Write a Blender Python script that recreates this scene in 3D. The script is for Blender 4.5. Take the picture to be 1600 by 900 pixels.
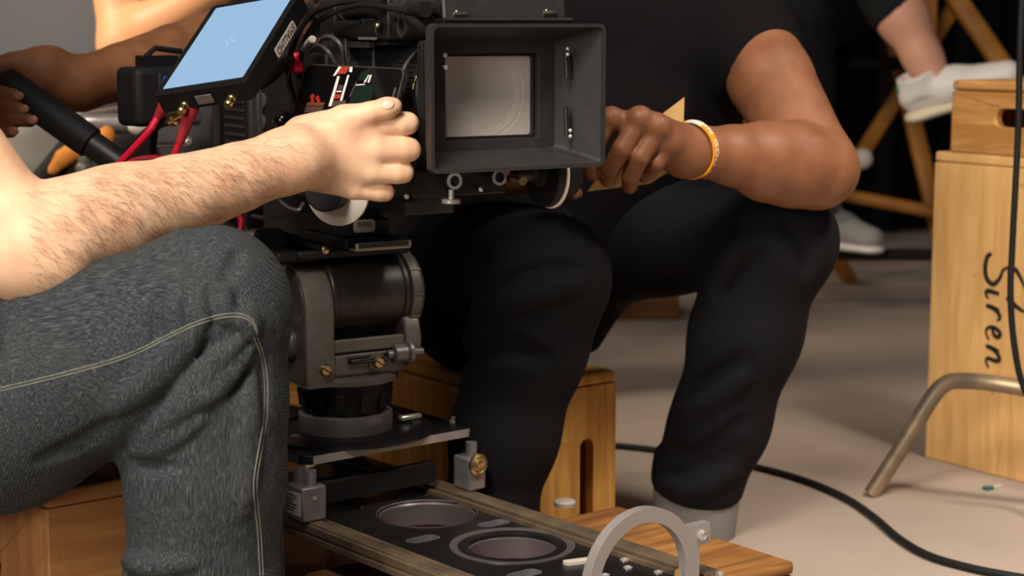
import bpy, math, random
import numpy as np
from mathutils import Vector, Matrix
from mathutils.bvhtree import BVHTree
from mathutils.geometry import tessellate_polygon

for o in list(bpy.data.objects): bpy.data.objects.remove(o)
scn = bpy.context.scene
COL = scn.collection
random.seed(4); RNG = np.random.default_rng(4)
PI = math.pi

# ---------------------------------------------------------------- camera
CH = 0.77; FPX = 2800.0; PITCH = math.radians(8.3)
cam = bpy.data.cameras.new('camera'); camo = bpy.data.objects.new('camera', cam); COL.objects.link(camo)
camo.location = (0, 0, CH); camo.rotation_euler = (PI/2 - PITCH, 0, 0)
cam.sensor_width = 36.0; cam.lens = FPX/1600*36.0
cam.clip_start = 0.05; cam.clip_end = 60
cam.dof.use_dof = True; cam.dof.focus_distance = 2.08; cam.dof.aperture_fstop = 5.6
scn.camera = camo

# ---------------------------------------------------------------- world and lights
w = bpy.data.worlds.new('world'); scn.world = w; w.use_nodes = True
w.node_tree.nodes['Background'].inputs[0].default_value = (1.0, 0.95, 0.90, 1)
w.node_tree.nodes['Background'].inputs[1].default_value = 0.07
def area(name, loc, aim, size, power, col, spread=180):
    l = bpy.data.lights.new(name, 'AREA'); l.shape = 'DISK'; l.size = size; l.energy = power; l.color = col; l.spread = math.radians(spread)
    o = bpy.data.objects.new(name, l); COL.objects.link(o); o.location = loc
    o.rotation_euler = (Vector(aim)-Vector(loc)).to_track_quat('-Z', 'Y').to_euler()
    return o
area('key_light', (-0.55, 0.35, 2.5), (0.15, 2.1, 0.35), 0.8, 36, (1.0, 0.93, 0.85), 130)
area('side_light', (1.5, 1.5, 2.7), (1.0, 2.35, 0.0), 0.5, 11, (1.0, 0.90, 0.80), 60)
area('background_fill', (-2.3, 2.7, 2.1), (-0.72, 3.65, 0.75), 0.6, 6.5, (1.0, 0.86, 0.70), 48)  # unseen lamp added to brighten the far-left person
area('front_fill', (-1.5, -0.9, 1.45), (0.25, 2.1, 0.5), 1.3, 14, (1.0, 0.94, 0.86), 90)  # unseen fill lamp added to lift the glass, hood and forward faces
area('wall_fill', (-2.6, 5.6, 3.4), (-1.2, 8.0, 1.0), 1.0, 33, (1.0, 0.95, 0.89), 120)  # unseen lamp added to lift the grey of the back wall
vs = scn.view_settings
vs.view_transform = 'Standard'; vs.look = 'None'; vs.gamma = 1; vs.use_curve_mapping = False; vs.exposure = 0.18

# ---------------------------------------------------------------- helpers
V = lambda *a: np.array(a, float)
def unit(v): v = np.array(v, float); return v/np.linalg.norm(v)
_F = V(0, math.cos(PITCH), -math.sin(PITCH)); _U = V(0, math.sin(PITCH), math.cos(PITCH))
EYE = V(0, 0, CH)
def ray(px, py): return _F + (px-800)/FPX*V(1, 0, 0) - (py-450)/FPX*_U
def at(px, py, Y): d = ray(px, py); return EYE + d*(Y/d[1])
def ground(px, py, z): d = ray(px, py); return EYE + d*((z-CH)/d[2])
def onplane(px, py, o, n): d = ray(px, py); return EYE + d*(np.dot(np.array(o)-EYE, n)/np.dot(d, n))
def lin(r, g, b):
    f = lambda c: (c/255/12.92 if c/255 <= .04045 else ((c/255+.055)/1.055)**2.4)
    return (f(r), f(g), f(b), 1)

class Fr:
    def __init__(s, o, x, y, z): s.o = np.array(o, float); s.x = unit(x); s.y = unit(y); s.z = unit(z)
    def p(s, a, b, c): return s.o + s.x*a + s.y*b + s.z*c
    def loc(s, q): q = np.array(q)-s.o; return V(q@s.x, q@s.y, q@s.z)

def spline(pts, n=8, closed=False):
    P = [np.array(p, float) for p in pts]; out = []
    m = len(P); segs = m if closed else m-1
    for i in range(segs):
        if closed: a, b, c, d = P[(i-1) % m], P[i], P[(i+1) % m], P[(i+2) % m]
        else:
            b, c = P[i], P[i+1]; a = P[i-1] if i else 2*b-c; d = P[i+2] if i+2 < m else 2*c-b
        for k in range(n):
            t = k/n
            out.append(.5*((2*b)+(-a+c)*t+(2*a-5*b+4*c-d)*t*t+(-a+3*b-3*c+d)*t**3))
    if not closed: out.append(P[-1])
    return out

class MB:
    def __init__(s): s.v = []; s.f = []
    def add(s, vs, fs):
        n = len(s.v); s.v += [tuple(map(float, q)) for q in vs]; s.f += [tuple(i+n for i in q) for q in fs]; return s
    def fbox(s, fr, x0, x1, y0, y1, z0, z1):
        vs = [fr.p(x, y, z) for z in (z0, z1) for y in (y0, y1) for x in (x0, x1)]
        return s.add(vs, [(0, 2, 3, 1), (4, 5, 7, 6), (0, 1, 5, 4), (2, 6, 7, 3), (0, 4, 6, 2), (1, 3, 7, 5)])
    def lathe(s, o, ax, prof, n=32, caps=True, ref=None):
        o = np.array(o, float); ax = unit(ax); r = np.array(ref) if ref is not None else (V(0, 0, 1) if abs(ax[2]) < .9 else V(1, 0, 0))
        x = unit(np.cross(r, ax)); y = np.cross(ax, x); vs = []; fs = []
        for (rr, h) in prof:
            for i in range(n):
                t = 2*PI*i/n; vs.append(o+ax*h+(x*math.cos(t)+y*math.sin(t))*rr)
        for j in range(len(prof)-1):
            for i in range(n):
                k = (i+1) % n; fs.append((j*n+i, j*n+k, (j+1)*n+k, (j+1)*n+i))
        if caps:
            fs.append(tuple(range(n))[::-1]); fs.append(tuple(range((len(prof)-1)*n, len(prof)*n)))
        return s.add(vs, fs)
    def cyl(s, a, b, r, r1=None, n=24):
        a = np.array(a, float); b = np.array(b, float)
        return s.lathe(a, b-a, [(r, 0), (r if r1 is None else r1, np.linalg.norm(b-a))], n)
    def ring(s, o, ax, ri, ro, h0, h1, n=40):
        return s.lathe(o, ax, [(ri, h0), (ro, h0), (ro, h1), (ri, h1), (ri, h0)], n, caps=False)
    def tube(s, pts, r, n=10, closed=False, flat=None):
        P = [np.array(p, float) for p in pts]; m = len(P); vs = []; fs = []; u = None
        for i in range(m):
            a = P[i-1] if (i or closed) else P[i]; b = P[(i+1) % m] if (i < m-1 or closed) else P[i]
            t = unit(b-a)
            if u is None: u = V(0, 0, 1) if abs(t[2]) < .9 else V(1, 0, 0)
            u = unit(u-t*np.dot(u, t)); w_ = np.cross(t, u)
            rr = r[i] if hasattr(r, '__len__') else r
            for k in range(n):
                c = 2*PI*k/n; vs.append(P[i]+(u*math.cos(c)+w_*math.sin(c)*(flat or 1))*rr)
        for i in range(m if closed else m-1):
            for k in range(n):
                l = (k+1) % n; i2 = (i+1) % m
                fs.append((i*n+k, i*n+l, i2*n+l, i2*n+k))
        if not closed: fs.append(tuple(range(n))[::-1]); fs.append(tuple(range((m-1)*n, m*n)))
        return s.add(vs, fs)
    def ball(s, c, r, n=16, sc=(1, 1, 1), fr=None):
        fr = fr or Fr((0, 0, 0), (1, 0, 0), (0, 1, 0), (0, 0, 1)); vs = []; fs = []; c = np.array(c, float); m = n//2
        for j in range(1, m):
            for i in range(n):
                a = PI*j/m; b = 2*PI*i/n
                q = V(math.sin(a)*math.cos(b)*sc[0], math.sin(a)*math.sin(b)*sc[1], math.cos(a)*sc[2])*r
                vs.append(c+fr.x*q[0]+fr.y*q[1]+fr.z*q[2])
        for j in range(m-2):
            for i in range(n):
                k = (i+1) % n; fs.append((j*n+i, (j+1)*n+i, (j+1)*n+k, j*n+k))
        t = len(vs); vs += [c+fr.z*r*sc[2], c-fr.z*r*sc[2]]
        for i in range(n):
            k = (i+1) % n; fs.append((t, i, k)); fs.append((t+1, (m-2)*n+k, (m-2)*n+i))
        return s.add(vs, fs)
    def prism(s, fr, outer, z0, z1, holes=()):
        loops = [list(outer)]+[list(h) for h in holes]
        def area2(l): return sum(l[i][0]*l[(i+1) % len(l)][1]-l[(i+1) % len(l)][0]*l[i][1] for i in range(len(l)))
        if area2(loops[0]) < 0: loops[0].reverse()
        for h in loops[1:]:
            if area2(h) > 0: h.reverse()
        flat = [q for l in loops for q in l]; N = len(flat)
        tris = tessellate_polygon([[Vector((q[0], q[1], 0)) for q in l] for l in loops])
        vs = [fr.p(x, y, z0) for x, y in flat]+[fr.p(x, y, z1) for x, y in flat]; fs = []
        for a, b, c in tris:
            A_, B_, C_ = flat[a], flat[b], flat[c]
            if (B_[0]-A_[0])*(C_[1]-A_[1])-(B_[1]-A_[1])*(C_[0]-A_[0]) < 0: b, c = c, b
            fs.append((a+N, b+N, c+N)); fs.append((c, b, a))
        k = 0
        for l in loops:
            m = len(l)
            for i in range(m): a, b = k+i, k+(i+1) % m; fs.append((a, b, b+N, a+N))
            k += m
        return s.add(vs, fs)

def rrect(cx, cy, w_, h_, r, n=6):
    out = []
    for sx, sy, a0 in ((1, 1, 0), (-1, 1, 90), (-1, -1, 180), (1, -1, 270)):
        for k in range(n+1):
            a = math.radians(a0+90*k/n); out.append((cx+sx*(w_/2-r)+r*math.cos(a), cy+sy*(h_/2-r)+r*math.sin(a)))
    return out
def circ(cx, cy, r, n=40, sy=1): return [(cx+r*math.cos(2*PI*i/n), cy+sy*r*math.sin(2*PI*i/n)) for i in range(n)]

def worldloc(o):
    l = np.array(o.location)
    return l if o.parent is None else l+worldloc(o.parent)
def link(name, me, mat, parent, base=None):
    """mesh in world coordinates -> object whose origin is the base point / its parent's origin"""
    o = bpy.data.objects.new(name, me); COL.objects.link(o)
    if parent is not None:
        off = worldloc(parent); o.parent = parent
    else:
        n = len(me.vertices); co = np.empty(n*3); me.vertices.foreach_get('co', co); co = co.reshape(-1, 3)
        off = np.array(base) if base is not None else V(co[:, 0].mean(), co[:, 1].mean(), co[:, 2].min()); o.location = off
    n = len(me.vertices); co = np.empty(n*3); me.vertices.foreach_get('co', co)
    co = (co.reshape(-1, 3)-off).ravel(); me.vertices.foreach_set('co', co); me.update()
    for m in (mat if isinstance(mat, (list, tuple)) else [mat]): me.materials.append(m)
    return o
def part(name, mb, mat, parent=None, label=None, smooth=40, bevel=0, seg=2, kind=None, base=None):
    me = bpy.data.meshes.new(name); me.from_pydata(mb.v, [], mb.f); me.update()
    if smooth:
        me.polygons.foreach_set('use_smooth', [True]*len(me.polygons)); me.set_sharp_from_angle(angle=math.radians(smooth))
    o = link(name, me, mat, parent, base)
    if bevel:
        b = o.modifiers.new('bevel', 'BEVEL'); b.width = bevel; b.segments = seg; b.limit_method = 'ANGLE'; b.angle_limit = math.radians(40)
    if label: o['label'] = label
    if kind: o['kind'] = kind
    return o
def thing(name, label, cat, loc, group=None):
    o = bpy.data.objects.new(name, None); COL.objects.link(o); o.location = tuple(map(float, loc)); o.empty_display_size = .05
    o['label'] = label; o['category'] = cat
    if group: o['group'] = group
    return o
def tag(o, label, cat, group=None):
    o['label'] = label; o['category'] = cat
    if group: o['group'] = group
    return o

def text2d(s, size=1.0, spacing=1.0, bold=0):
    c = bpy.data.curves.new('t', 'FONT'); c.body = s; c.size = size; c.align_x = 'CENTER'; c.align_y = 'CENTER'; c.space_character = spacing
    c.resolution_u = 3; c.offset = bold
    o = bpy.data.objects.new('t', c); COL.objects.link(o)
    me = bpy.data.meshes.new_from_object(o.evaluated_get(bpy.context.evaluated_depsgraph_get()))
    vs = [(v.co.x, v.co.y) for v in me.vertices]; fs = [tuple(p.vertices) for p in me.polygons]
    bpy.data.objects.remove(o); bpy.data.curves.remove(c); bpy.data.meshes.remove(me)
    return vs, fs
def text_mb(s, size, fn, spacing=1.0, bold=0):
    vs, fs = text2d(s, size, spacing, bold); return MB().add([fn(x, y) for x, y in vs], fs)

# ---------------------------------------------------------------- materials
def mat(name, col, rough=.5, metal=0, noise=None, bump=None, sss=0, spec=.5, emit=None, alpha=None, coat=0):
    m = bpy.data.materials.new(name); m.use_nodes = True; nt = m.node_tree; b = nt.nodes['Principled BSDF']
    b.inputs['Base Color'].default_value = col; b.inputs['Roughness'].default_value = rough; b.inputs['Metallic'].default_value = metal
    b.inputs['Specular IOR Level'].default_value = spec
    if coat: b.inputs['Coat Weight'].default_value = coat; b.inputs['Coat Roughness'].default_value = .1
    if sss:
        b.inputs['Subsurface Weight'].default_value = sss; b.inputs['Subsurface Radius'].default_value = (1, .35, .2); b.inputs['Subsurface Scale'].default_value = .006
    tc = nt.nodes.new('ShaderNodeTexCoord')
    if noise:                                     # (scale, second colour, low, high)
        n = nt.nodes.new('ShaderNodeTexNoise'); n.inputs['Scale'].default_value = noise[0]; n.inputs['Detail'].default_value = 5
        r = nt.nodes.new('ShaderNodeValToRGB'); r.color_ramp.elements[0].position = noise[2]; r.color_ramp.elements[1].position = noise[3]
        r.color_ramp.elements[0].color = col; r.color_ramp.elements[1].color = noise[1]
        nt.links.new(tc.outputs['Object'], n.inputs['Vector']); nt.links.new(n.outputs['Fac'], r.inputs[0]); nt.links.new(r.outputs[0], b.inputs['Base Color'])
    if bump:                                      # (scale, strength, distance)
        n = nt.nodes.new('ShaderNodeTexNoise'); n.inputs['Scale'].default_value = bump[0]; n.inputs['Detail'].default_value = 4
        bp = nt.nodes.new('ShaderNodeBump'); bp.inputs['Strength'].default_value = bump[1]; bp.inputs['Distance'].default_value = bump[2]
        nt.links.new(tc.outputs['Object'], n.inputs['Vector']); nt.links.new(n.outputs['Fac'], bp.inputs['Height']); nt.links.new(bp.outputs[0], b.inputs['Normal'])
    if emit: b.inputs['Emission Color'].default_value = emit[0]; b.inputs['Emission Strength'].default_value = emit[1]
    return m
def wood_mat(name, c1, c2, c3, yaw=0, axis='X', scale=1.0):
    m = bpy.data.materials.new(name); m.use_nodes = True; nt = m.node_tree; b = nt.nodes['Principled BSDF']; L = nt.links.new
    tc = nt.nodes.new('ShaderNodeTexCoord'); rot = nt.nodes.new('ShaderNodeMapping'); rot.inputs['Rotation'].default_value = (0, 0, -yaw)
    mp = nt.nodes.new('ShaderNodeMapping'); sc = {'X': (4, 55, 55), 'Y': (55, 4, 55), 'Z': (55, 55, 4)}[axis]
    mp.inputs['Scale'].default_value = tuple(q*scale for q in sc)
    L(tc.outputs['Object'], rot.inputs[0]); L(rot.outputs[0], mp.inputs[0])
    n1 = nt.nodes.new('ShaderNodeTexNoise'); n1.inputs['Scale'].default_value = 1; n1.inputs['Detail'].default_value = 8; n1.inputs['Distortion'].default_value = .8
    n2 = nt.nodes.new('ShaderNodeTexNoise'); n2.inputs['Scale'].default_value = 9; n2.inputs['Detail'].default_value = 4
    n3 = nt.nodes.new('ShaderNodeTexNoise'); n3.inputs['Scale'].default_value = 30; n3.inputs['Detail'].default_value = 6
    L(mp.outputs[0], n1.inputs['Vector']); L(tc.outputs['Object'], n2.inputs['Vector']); L(tc.outputs['Object'], n3.inputs['Vector'])
    r1 = nt.nodes.new('ShaderNodeValToRGB'); e = r1.color_ramp.elements; e[0].position = .38; e[0].color = c2; e[1].position = .60; e[1].color = c1
    L(n1.outputs['Fac'], r1.inputs[0])
    r2 = nt.nodes.new('ShaderNodeValToRGB'); e = r2.color_ramp.elements; e[0].position = .42; e[0].color = (0, 0, 0, 1); e[1].position = .72; e[1].color = (.75, .75, .75, 1)
    L(n2.outputs['Fac'], r2.inputs[0])
    mx = nt.nodes.new('ShaderNodeMixRGB'); L(r2.outputs[0], mx.inputs[0]); L(r1.outputs[0], mx.inputs[1]); mx.inputs[2].default_value = c2
    r3 = nt.nodes.new('ShaderNodeValToRGB'); e = r3.color_ramp.elements; e[0].position = .66; e[0].color = (0, 0, 0, 1); e[1].position = .76; e[1].color = (.8, .8, .8, 1)
    L(n3.outputs['Fac'], r3.inputs[0])
    mx2 = nt.nodes.new('ShaderNodeMixRGB'); L(r3.outputs[0], mx2.inputs[0]); L(mx.outputs[0], mx2.inputs[1]); mx2.inputs[2].default_value = c3
    L(mx2.outputs[0], b.inputs['Base Color']); b.inputs['Roughness'].default_value = .6; b.inputs['Specular IOR Level'].default_value = .3
    bp = nt.nodes.new('ShaderNodeBump'); bp.inputs['Strength'].default_value = .15; bp.inputs['Distance'].default_value = .001
    L(n1.outputs['Fac'], bp.inputs['Height']); L(bp.outputs[0], b.inputs['Normal'])
    return m
def denim_mat(name, dark, mid, light, fade):
    """twill drawn in the cloth's own coordinates (attribute 'cloth' = around the leg, along the leg)"""
    m = bpy.data.materials.new(name); m.use_nodes = True; nt = m.node_tree; b = nt.nodes['Principled BSDF']; L = nt.links.new
    at_ = nt.nodes.new('ShaderNodeAttribute'); at_.attribute_name = 'cloth'
    mp = nt.nodes.new('ShaderNodeMapping'); mp.inputs['Scale'].default_value = (1200, 70, 1200)
    L(at_.outputs['Vector'], mp.inputs[0])
    n1 = nt.nodes.new('ShaderNodeTexNoise'); n1.inputs['Scale'].default_value = 1; n1.inputs['Detail'].default_value = 3; L(mp.outputs[0], n1.inputs['Vector'])
    mp2 = nt.nodes.new('ShaderNodeMapping'); mp2.inputs['Scale'].default_value = (500, 500, 500); mp2.inputs['Rotation'].default_value = (0, 0, .9); L(at_.outputs['Vector'], mp2.inputs[0])
    wv = nt.nodes.new('ShaderNodeTexWave'); wv.inputs['Scale'].default_value = .24; wv.inputs['Distortion'].default_value = 1.5; wv.inputs['Detail'].default_value = 2; L(mp2.outputs[0], wv.inputs['Vector'])
    n2 = nt.nodes.new('ShaderNodeTexNoise'); n2.inputs['Scale'].default_value = 9; n2.inputs['Detail'].default_value = 3; L(at_.outputs['Vector'], n2.inputs['Vector'])
    ad = nt.nodes.new('ShaderNodeMath'); ad.operation = 'MULTIPLY_ADD'; L(wv.outputs['Fac'], ad.inputs[0]); ad.inputs[1].default_value = .13; L(n1.outputs['Fac'], ad.inputs[2])
    r = nt.nodes.new('ShaderNodeValToRGB'); e = r.color_ramp.elements; e[0].position = .42; e[0].color = dark; e[1].position = .82; e[1].color = light
    k = e.new(.60); k.color = mid
    L(ad.outputs[0], r.inputs[0])
    r2 = nt.nodes.new('ShaderNodeValToRGB'); e = r2.color_ramp.elements; e[0].position = .4; e[0].color = (0, 0, 0, 1); e[1].position = .75; e[1].color = (.55, .55, .55, 1); L(n2.outputs['Fac'], r2.inputs[0])
    mx = nt.nodes.new('ShaderNodeMixRGB'); L(r2.outputs[0], mx.inputs[0]); L(r.outputs[0], mx.inputs[1]); mx.inputs[2].default_value = fade
    L(mx.outputs[0], b.inputs['Base Color']); b.inputs['Roughness'].default_value = .9; b.inputs['Specular IOR Level'].default_value = .15
    bp = nt.nodes.new('ShaderNodeBump'); bp.inputs['Strength'].default_value = .18; bp.inputs['Distance'].default_value = .0004
    L(ad.outputs[0], bp.inputs['Height']); L(bp.outputs[0], b.inputs['Normal'])
    return m

M = {}
M['concrete'] = mat('concrete', lin(170, 153, 138), .75, noise=(2.2, lin(152, 136, 122), .35, .7), bump=(60, .1, .002), spec=.3)
M['wall'] = mat('wall_paint', lin(150, 146, 142), .9, noise=(1.5, lin(140, 136, 132), .4, .7), spec=.2)
M['drape'] = mat('black_drape_cloth', lin(26, 25, 25), .95, spec=.05)
M['black'] = mat('black_metal', lin(28, 26, 25), .45, .0, noise=(35, lin(36, 34, 32), .45, .75), spec=.3)
M['hood'] = mat('hood_plastic', lin(41, 38, 36), .55, noise=(60, lin(49, 46, 43), .5, .8), bump=(300, .08, .0006), spec=.35)
M['black_rub'] = mat('black_rubber', lin(24, 23, 23), .65, spec=.3)
M['dark'] = mat('dark_plastic', lin(20, 19, 19), .5, spec=.35)
M['gun'] = mat('gunmetal_paint', lin(104, 98, 88), .45, .25, noise=(90, lin(122, 114, 102), .5, .8), bump=(500, .12, .0005))
M['gund'] = mat('dark_gunmetal', lin(58, 54, 50), .4, .3, noise=(90, lin(74, 69, 63), .5, .8))
M['anod'] = mat('grey_anodised', lin(118, 114, 114), .38, .45, noise=(50, lin(132, 127, 126), .4, .7))
M['anodd'] = mat('black_anodised', lin(40, 38, 38), .33, .6, noise=(40, lin(52, 49, 48), .4, .8))
M['bore'] = mat('bored_aluminium', lin(112, 104, 104), .35, .55)
M['ringmetal'] = mat('ring_metal', lin(158, 149, 145), .35, .3)
M['shell'] = mat('matte_black_shell', lin(20, 19, 18), .7, spec=.12)
M['rail'] = mat('worn_rail', lin(120, 108, 92), .42, .7, noise=(18, lin(176, 150, 116), .35, .75))
M['steel'] = mat('steel', lin(205, 200, 190), .28, .65)
M['brass'] = mat('brass', lin(205, 180, 130), .3, 1.0)
M['white'] = mat('white_plastic', lin(236, 226, 210), .5)
M['pale'] = mat('pale_label', lin(190, 178, 165), .6)
M['ink'] = mat('black_ink', lin(22, 20, 18), .7)
M['inkw'] = mat('white_ink', lin(200, 196, 186), .7)
M['inkg'] = mat('green_ink', lin(30, 200, 80), .6)
M['inky'] = mat('yellow_ink', lin(215, 205, 140), .6)
M['red'] = mat('red_rubber', lin(196, 14, 48), .45)
M['redb'] = mat('dark_red_boot', lin(150, 30, 40), .55)
M['orange'] = mat('orange_silicone', lin(250, 160, 24), .45, sss=.05)
M['orangec'] = mat('orange_cloth', lin(214, 130, 48), .85)
M['canvas'] = mat('pale_canvas', lin(146, 139, 127), .9)
M['card'] = mat('tan_card', lin(206, 166, 104), .8, noise=(40, lin(192, 150, 92), .4, .7))
M['chairwood'] = mat('varnished_chair_wood', lin(190, 128, 44), .45, noise=(12, lin(160, 100, 36), .35, .75))
M['screen'] = mat('monitor_screen', lin(6, 7, 8), .5, spec=.05, emit=(lin(150, 184, 216), .95))
M['crosshair'] = mat('screen_crosshair', lin(30, 30, 30), .3, emit=(lin(205, 222, 238), .9))
M['glossb'] = mat('gloss_black', lin(14, 13, 13), .12, coat=.6)
M['cable'] = mat('black_cable', lin(24, 23, 23), .6, spec=.25)
M['cableg'] = mat('grey_cable', lin(70, 68, 66), .4)
M['skinA'] = mat('fair_skin', lin(238, 194, 156), .5, sss=.12, noise=(26, lin(226, 172, 134), .42, .75), bump=(260, .16, .0008), spec=.35)
M['skinB'] = mat('tan_skin', lin(137, 88, 58), .5, sss=.06, noise=(26, lin(118, 73, 47), .42, .75), bump=(240, .12, .0008), spec=.4)
M['skinC'] = mat('brown_skin', lin(144, 95, 62), .55, sss=.1, noise=(24, lin(112, 70, 44), .42, .75), spec=.25)
M['skinD'] = mat('light_brown_skin', lin(206, 146, 102), .5, sss=.15, spec=.35)
M['skinE'] = mat('pink_skin', lin(214, 158, 130), .5, sss=.18, spec=.35)
M['nailA'] = mat('nail', lin(244, 196, 172), .3, sss=.1)
M['nailC'] = mat('nail_brown', lin(176, 124, 98), .3)
M['hairarm'] = mat('arm_hair', lin(118, 78, 54), .6)
M['hairblack'] = mat('dark_hair', lin(26, 20, 17), .6)
M['hairbrown'] = mat('brown_hair', lin(70, 46, 30), .6)
M['eyew'] = mat('eye_white', lin(230, 226, 220), .2)
M['denimA'] = denim_mat('blue_denim', lin(31, 35, 39), lin(53, 57, 60), lin(106, 109, 106), lin(66, 67, 64))
M['denimB'] = denim_mat('black_denim', lin(13, 13, 15), lin(18, 18, 20), lin(29, 29, 31), lin(27, 26, 26))
M['tee'] = mat('black_cotton', lin(22, 21, 21), .95, spec=.05, bump=(40, .1, .003))
M['teeA'] = mat('grey_cotton', lin(80, 80, 84), .95, spec=.1)
M['teeD'] = mat('blue_cotton', lin(40, 60, 120), .95, spec=.1)
M['trous'] = mat('dark_trousers', lin(48, 47, 48), .95, spec=.1)
M['plaid'] = mat('dark_plaid_cloth', lin(34, 34, 34), .95, noise=(14, lin(26, 27, 29), .45, .6), spec=.08)
M['cuff'] = mat('grey_cuff_denim', lin(124, 119, 114), .9, bump=(300, .2, .001))
M['shoe'] = mat('white_leather', lin(235, 230, 222), .5)
M['shoesole'] = mat('cream_rubber', lin(226, 212, 184), .6)
M['shoegreen'] = mat('green_heel', lin(10, 130, 70), .5)
M['shoeg'] = mat('grey_canvas_shoe', lin(150, 146, 140), .85)
M['stitch'] = mat('seam_thread', lin(126, 124, 110), .8)
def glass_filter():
    m = bpy.data.materials.new('filter_glass_painted_reflection'); m.use_nodes = True; nt = m.node_tree; nt.nodes.clear(); L = nt.links.new
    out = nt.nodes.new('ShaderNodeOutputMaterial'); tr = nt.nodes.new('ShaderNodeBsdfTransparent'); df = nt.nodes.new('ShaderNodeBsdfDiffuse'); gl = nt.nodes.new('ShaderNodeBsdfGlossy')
    df.inputs[0].default_value = lin(232, 220, 206); gl.inputs['Roughness'].default_value = .15  # pale diffuse colour stands in for a reflection on the pane
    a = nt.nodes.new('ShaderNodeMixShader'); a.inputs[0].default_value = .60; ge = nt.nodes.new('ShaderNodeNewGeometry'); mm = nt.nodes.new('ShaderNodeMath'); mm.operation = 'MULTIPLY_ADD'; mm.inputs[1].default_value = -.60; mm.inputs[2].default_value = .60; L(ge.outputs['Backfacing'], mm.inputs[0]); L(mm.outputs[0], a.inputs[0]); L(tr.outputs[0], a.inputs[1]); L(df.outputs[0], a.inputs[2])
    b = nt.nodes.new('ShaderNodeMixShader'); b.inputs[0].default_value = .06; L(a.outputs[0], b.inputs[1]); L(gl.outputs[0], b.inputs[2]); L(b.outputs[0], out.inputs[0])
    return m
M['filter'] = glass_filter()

# ---------------------------------------------------------------- implicit surfaces (bodies and clothes)
class Body:
    def __init__(s): s.ops = []
    def cap(s, a, b, r0, r1=None, k=.012, sq=None, op='u'):
        s.ops.append(('c', np.array(a, float), np.array(b, float), r0, r0 if r1 is None else r1, k, sq, op)); return s
    def chain(s, pts, rs, k=.012, sq=None):
        for i in range(len(pts)-1): s.cap(pts[i], pts[i+1], rs[i], rs[i+1], k, sq)
        return s
    def cone(s, a, b, r0, r1, k=.012, op='u'):           # flat-ended
        s.ops.append(('f', np.array(a, float), np.array(b, float), r0, r1, k, None, op)); return s
    def ell(s, c, rad, fr=None, k=.012, op='u'):
        fr = fr or Fr((0, 0, 0), (1, 0, 0), (0, 1, 0), (0, 0, 1))
        s.ops.append(('e', np.array(c, float), fr, rad, None, k, None, op)); return s
    def grid(s, res, lo=None, hi=None):
        los, his = [], []
        for o in s.ops:
            if o[7] != 'u': continue
            if o[0] == 'e': r = max(o[3]); los.append(o[1]-r); his.append(o[1]+r)
            else:
                r = max(o[3], o[4]); los.append(np.minimum(o[1], o[2])-r); his.append(np.maximum(o[1], o[2])+r)
        l = np.min(los, 0)-.02; h = np.max(his, 0)+.02
        if lo is not None: l = np.maximum(l, lo); h = np.minimum(h, hi)
        n = np.ceil((h-l)/res).astype(int)+1
        D = np.full(n, 1.0, np.float32)
        ax = [(l[i]+res*np.arange(n[i])).astype(np.float32) for i in range(3)]
        for o in s.ops:
            k = o[5]; m = max(k, 0)+4*res+.004
            if o[0] == 'e': r = max(o[3]); a = o[1]-r-m; b = o[1]+r+m
            else: r = max(o[3], o[4]); a = np.minimum(o[1], o[2])-r-m; b = np.maximum(o[1], o[2])+r+m
            i0 = np.clip(np.floor((a-l)/res).astype(int), 0, n); i1 = np.clip(np.ceil((b-l)/res).astype(int)+1, 0, n)
            if np.any(i1 <= i0): continue
            X = ax[0][i0[0]:i1[0], None, None]; Y = ax[1][None, i0[1]:i1[1], None]; Z = ax[2][None, None, i0[2]:i1[2]]
            if o[0] == 'e':
                fr = o[2]; q = []
                for e, rr in zip((fr.x, fr.y, fr.z), o[3]):
                    q.append(((X-o[1][0])*e[0]+(Y-o[1][1])*e[1]+(Z-o[1][2])*e[2])/rr)
                rr = np.sqrt(q[0]**2+q[1]**2+q[2]**2); d = (rr-1)*min(o[3])
            else:
                ba = (o[2]-o[1]).astype(np.float32); bb = float(ba@ba)+1e-12
                px, py, pz = X-np.float32(o[1][0]), Y-np.float32(o[1][1]), Z-np.float32(o[1][2])
                t = (px*ba[0]+py*ba[1]+pz*ba[2])/bb; h_ = np.clip(t, 0, 1)
                qx, qy, qz = px-ba[0]*h_, py-ba[1]*h_, pz-ba[2]*h_
                if o[0] == 'f': qx, qy, qz = px-ba[0]*t, py-ba[1]*t, pz-ba[2]*t
                if o[6] is not None:
                    v, f_ = o[6]; dv = qx*v[0]+qy*v[1]+qz*v[2]
                    qx, qy, qz = qx+v[0]*dv*(f_-1), qy+v[1]*dv*(f_-1), qz+v[2]*dv*(f_-1)
                d = np.sqrt(qx*qx+qy*qy+qz*qz)-(o[3]+(o[4]-o[3])*h_)
                if o[0] == 'f': L_ = math.sqrt(bb); d = np.maximum(d, np.maximum(-t, t-1)*L_)
            S = D[i0[0]:i1[0], i0[1]:i1[1], i0[2]:i1[2]]
            if o[7] == 'u':
                if k > 0: h_ = np.clip(.5+.5*(S-d)/k, 0, 1); S[...] = S+(d-S)*h_-k*h_*(1-h_)
                else: np.minimum(S, d, out=S)
            else:
                d = -d
                if k > 0: h_ = np.clip(.5-.5*(S-d)/k, 0, 1); S[...] = S+(d-S)*h_+k*h_*(1-h_)
                else: np.maximum(S, d, out=S)
        # close the surface at the box faces
        for i in range(3):
            sl = [slice(None)]*3
            for e in (0, -1): sl[i] = e; D[tuple(sl)] = np.maximum(D[tuple(sl)], res*.5)
        return D, l
    def mesh(s, res, lo=None, hi=None, smooth=2):
        D, l = s.grid(res, lo, hi); v, f = nets(D); v = l+v*res
        return relax(v, f, smooth), f
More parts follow.
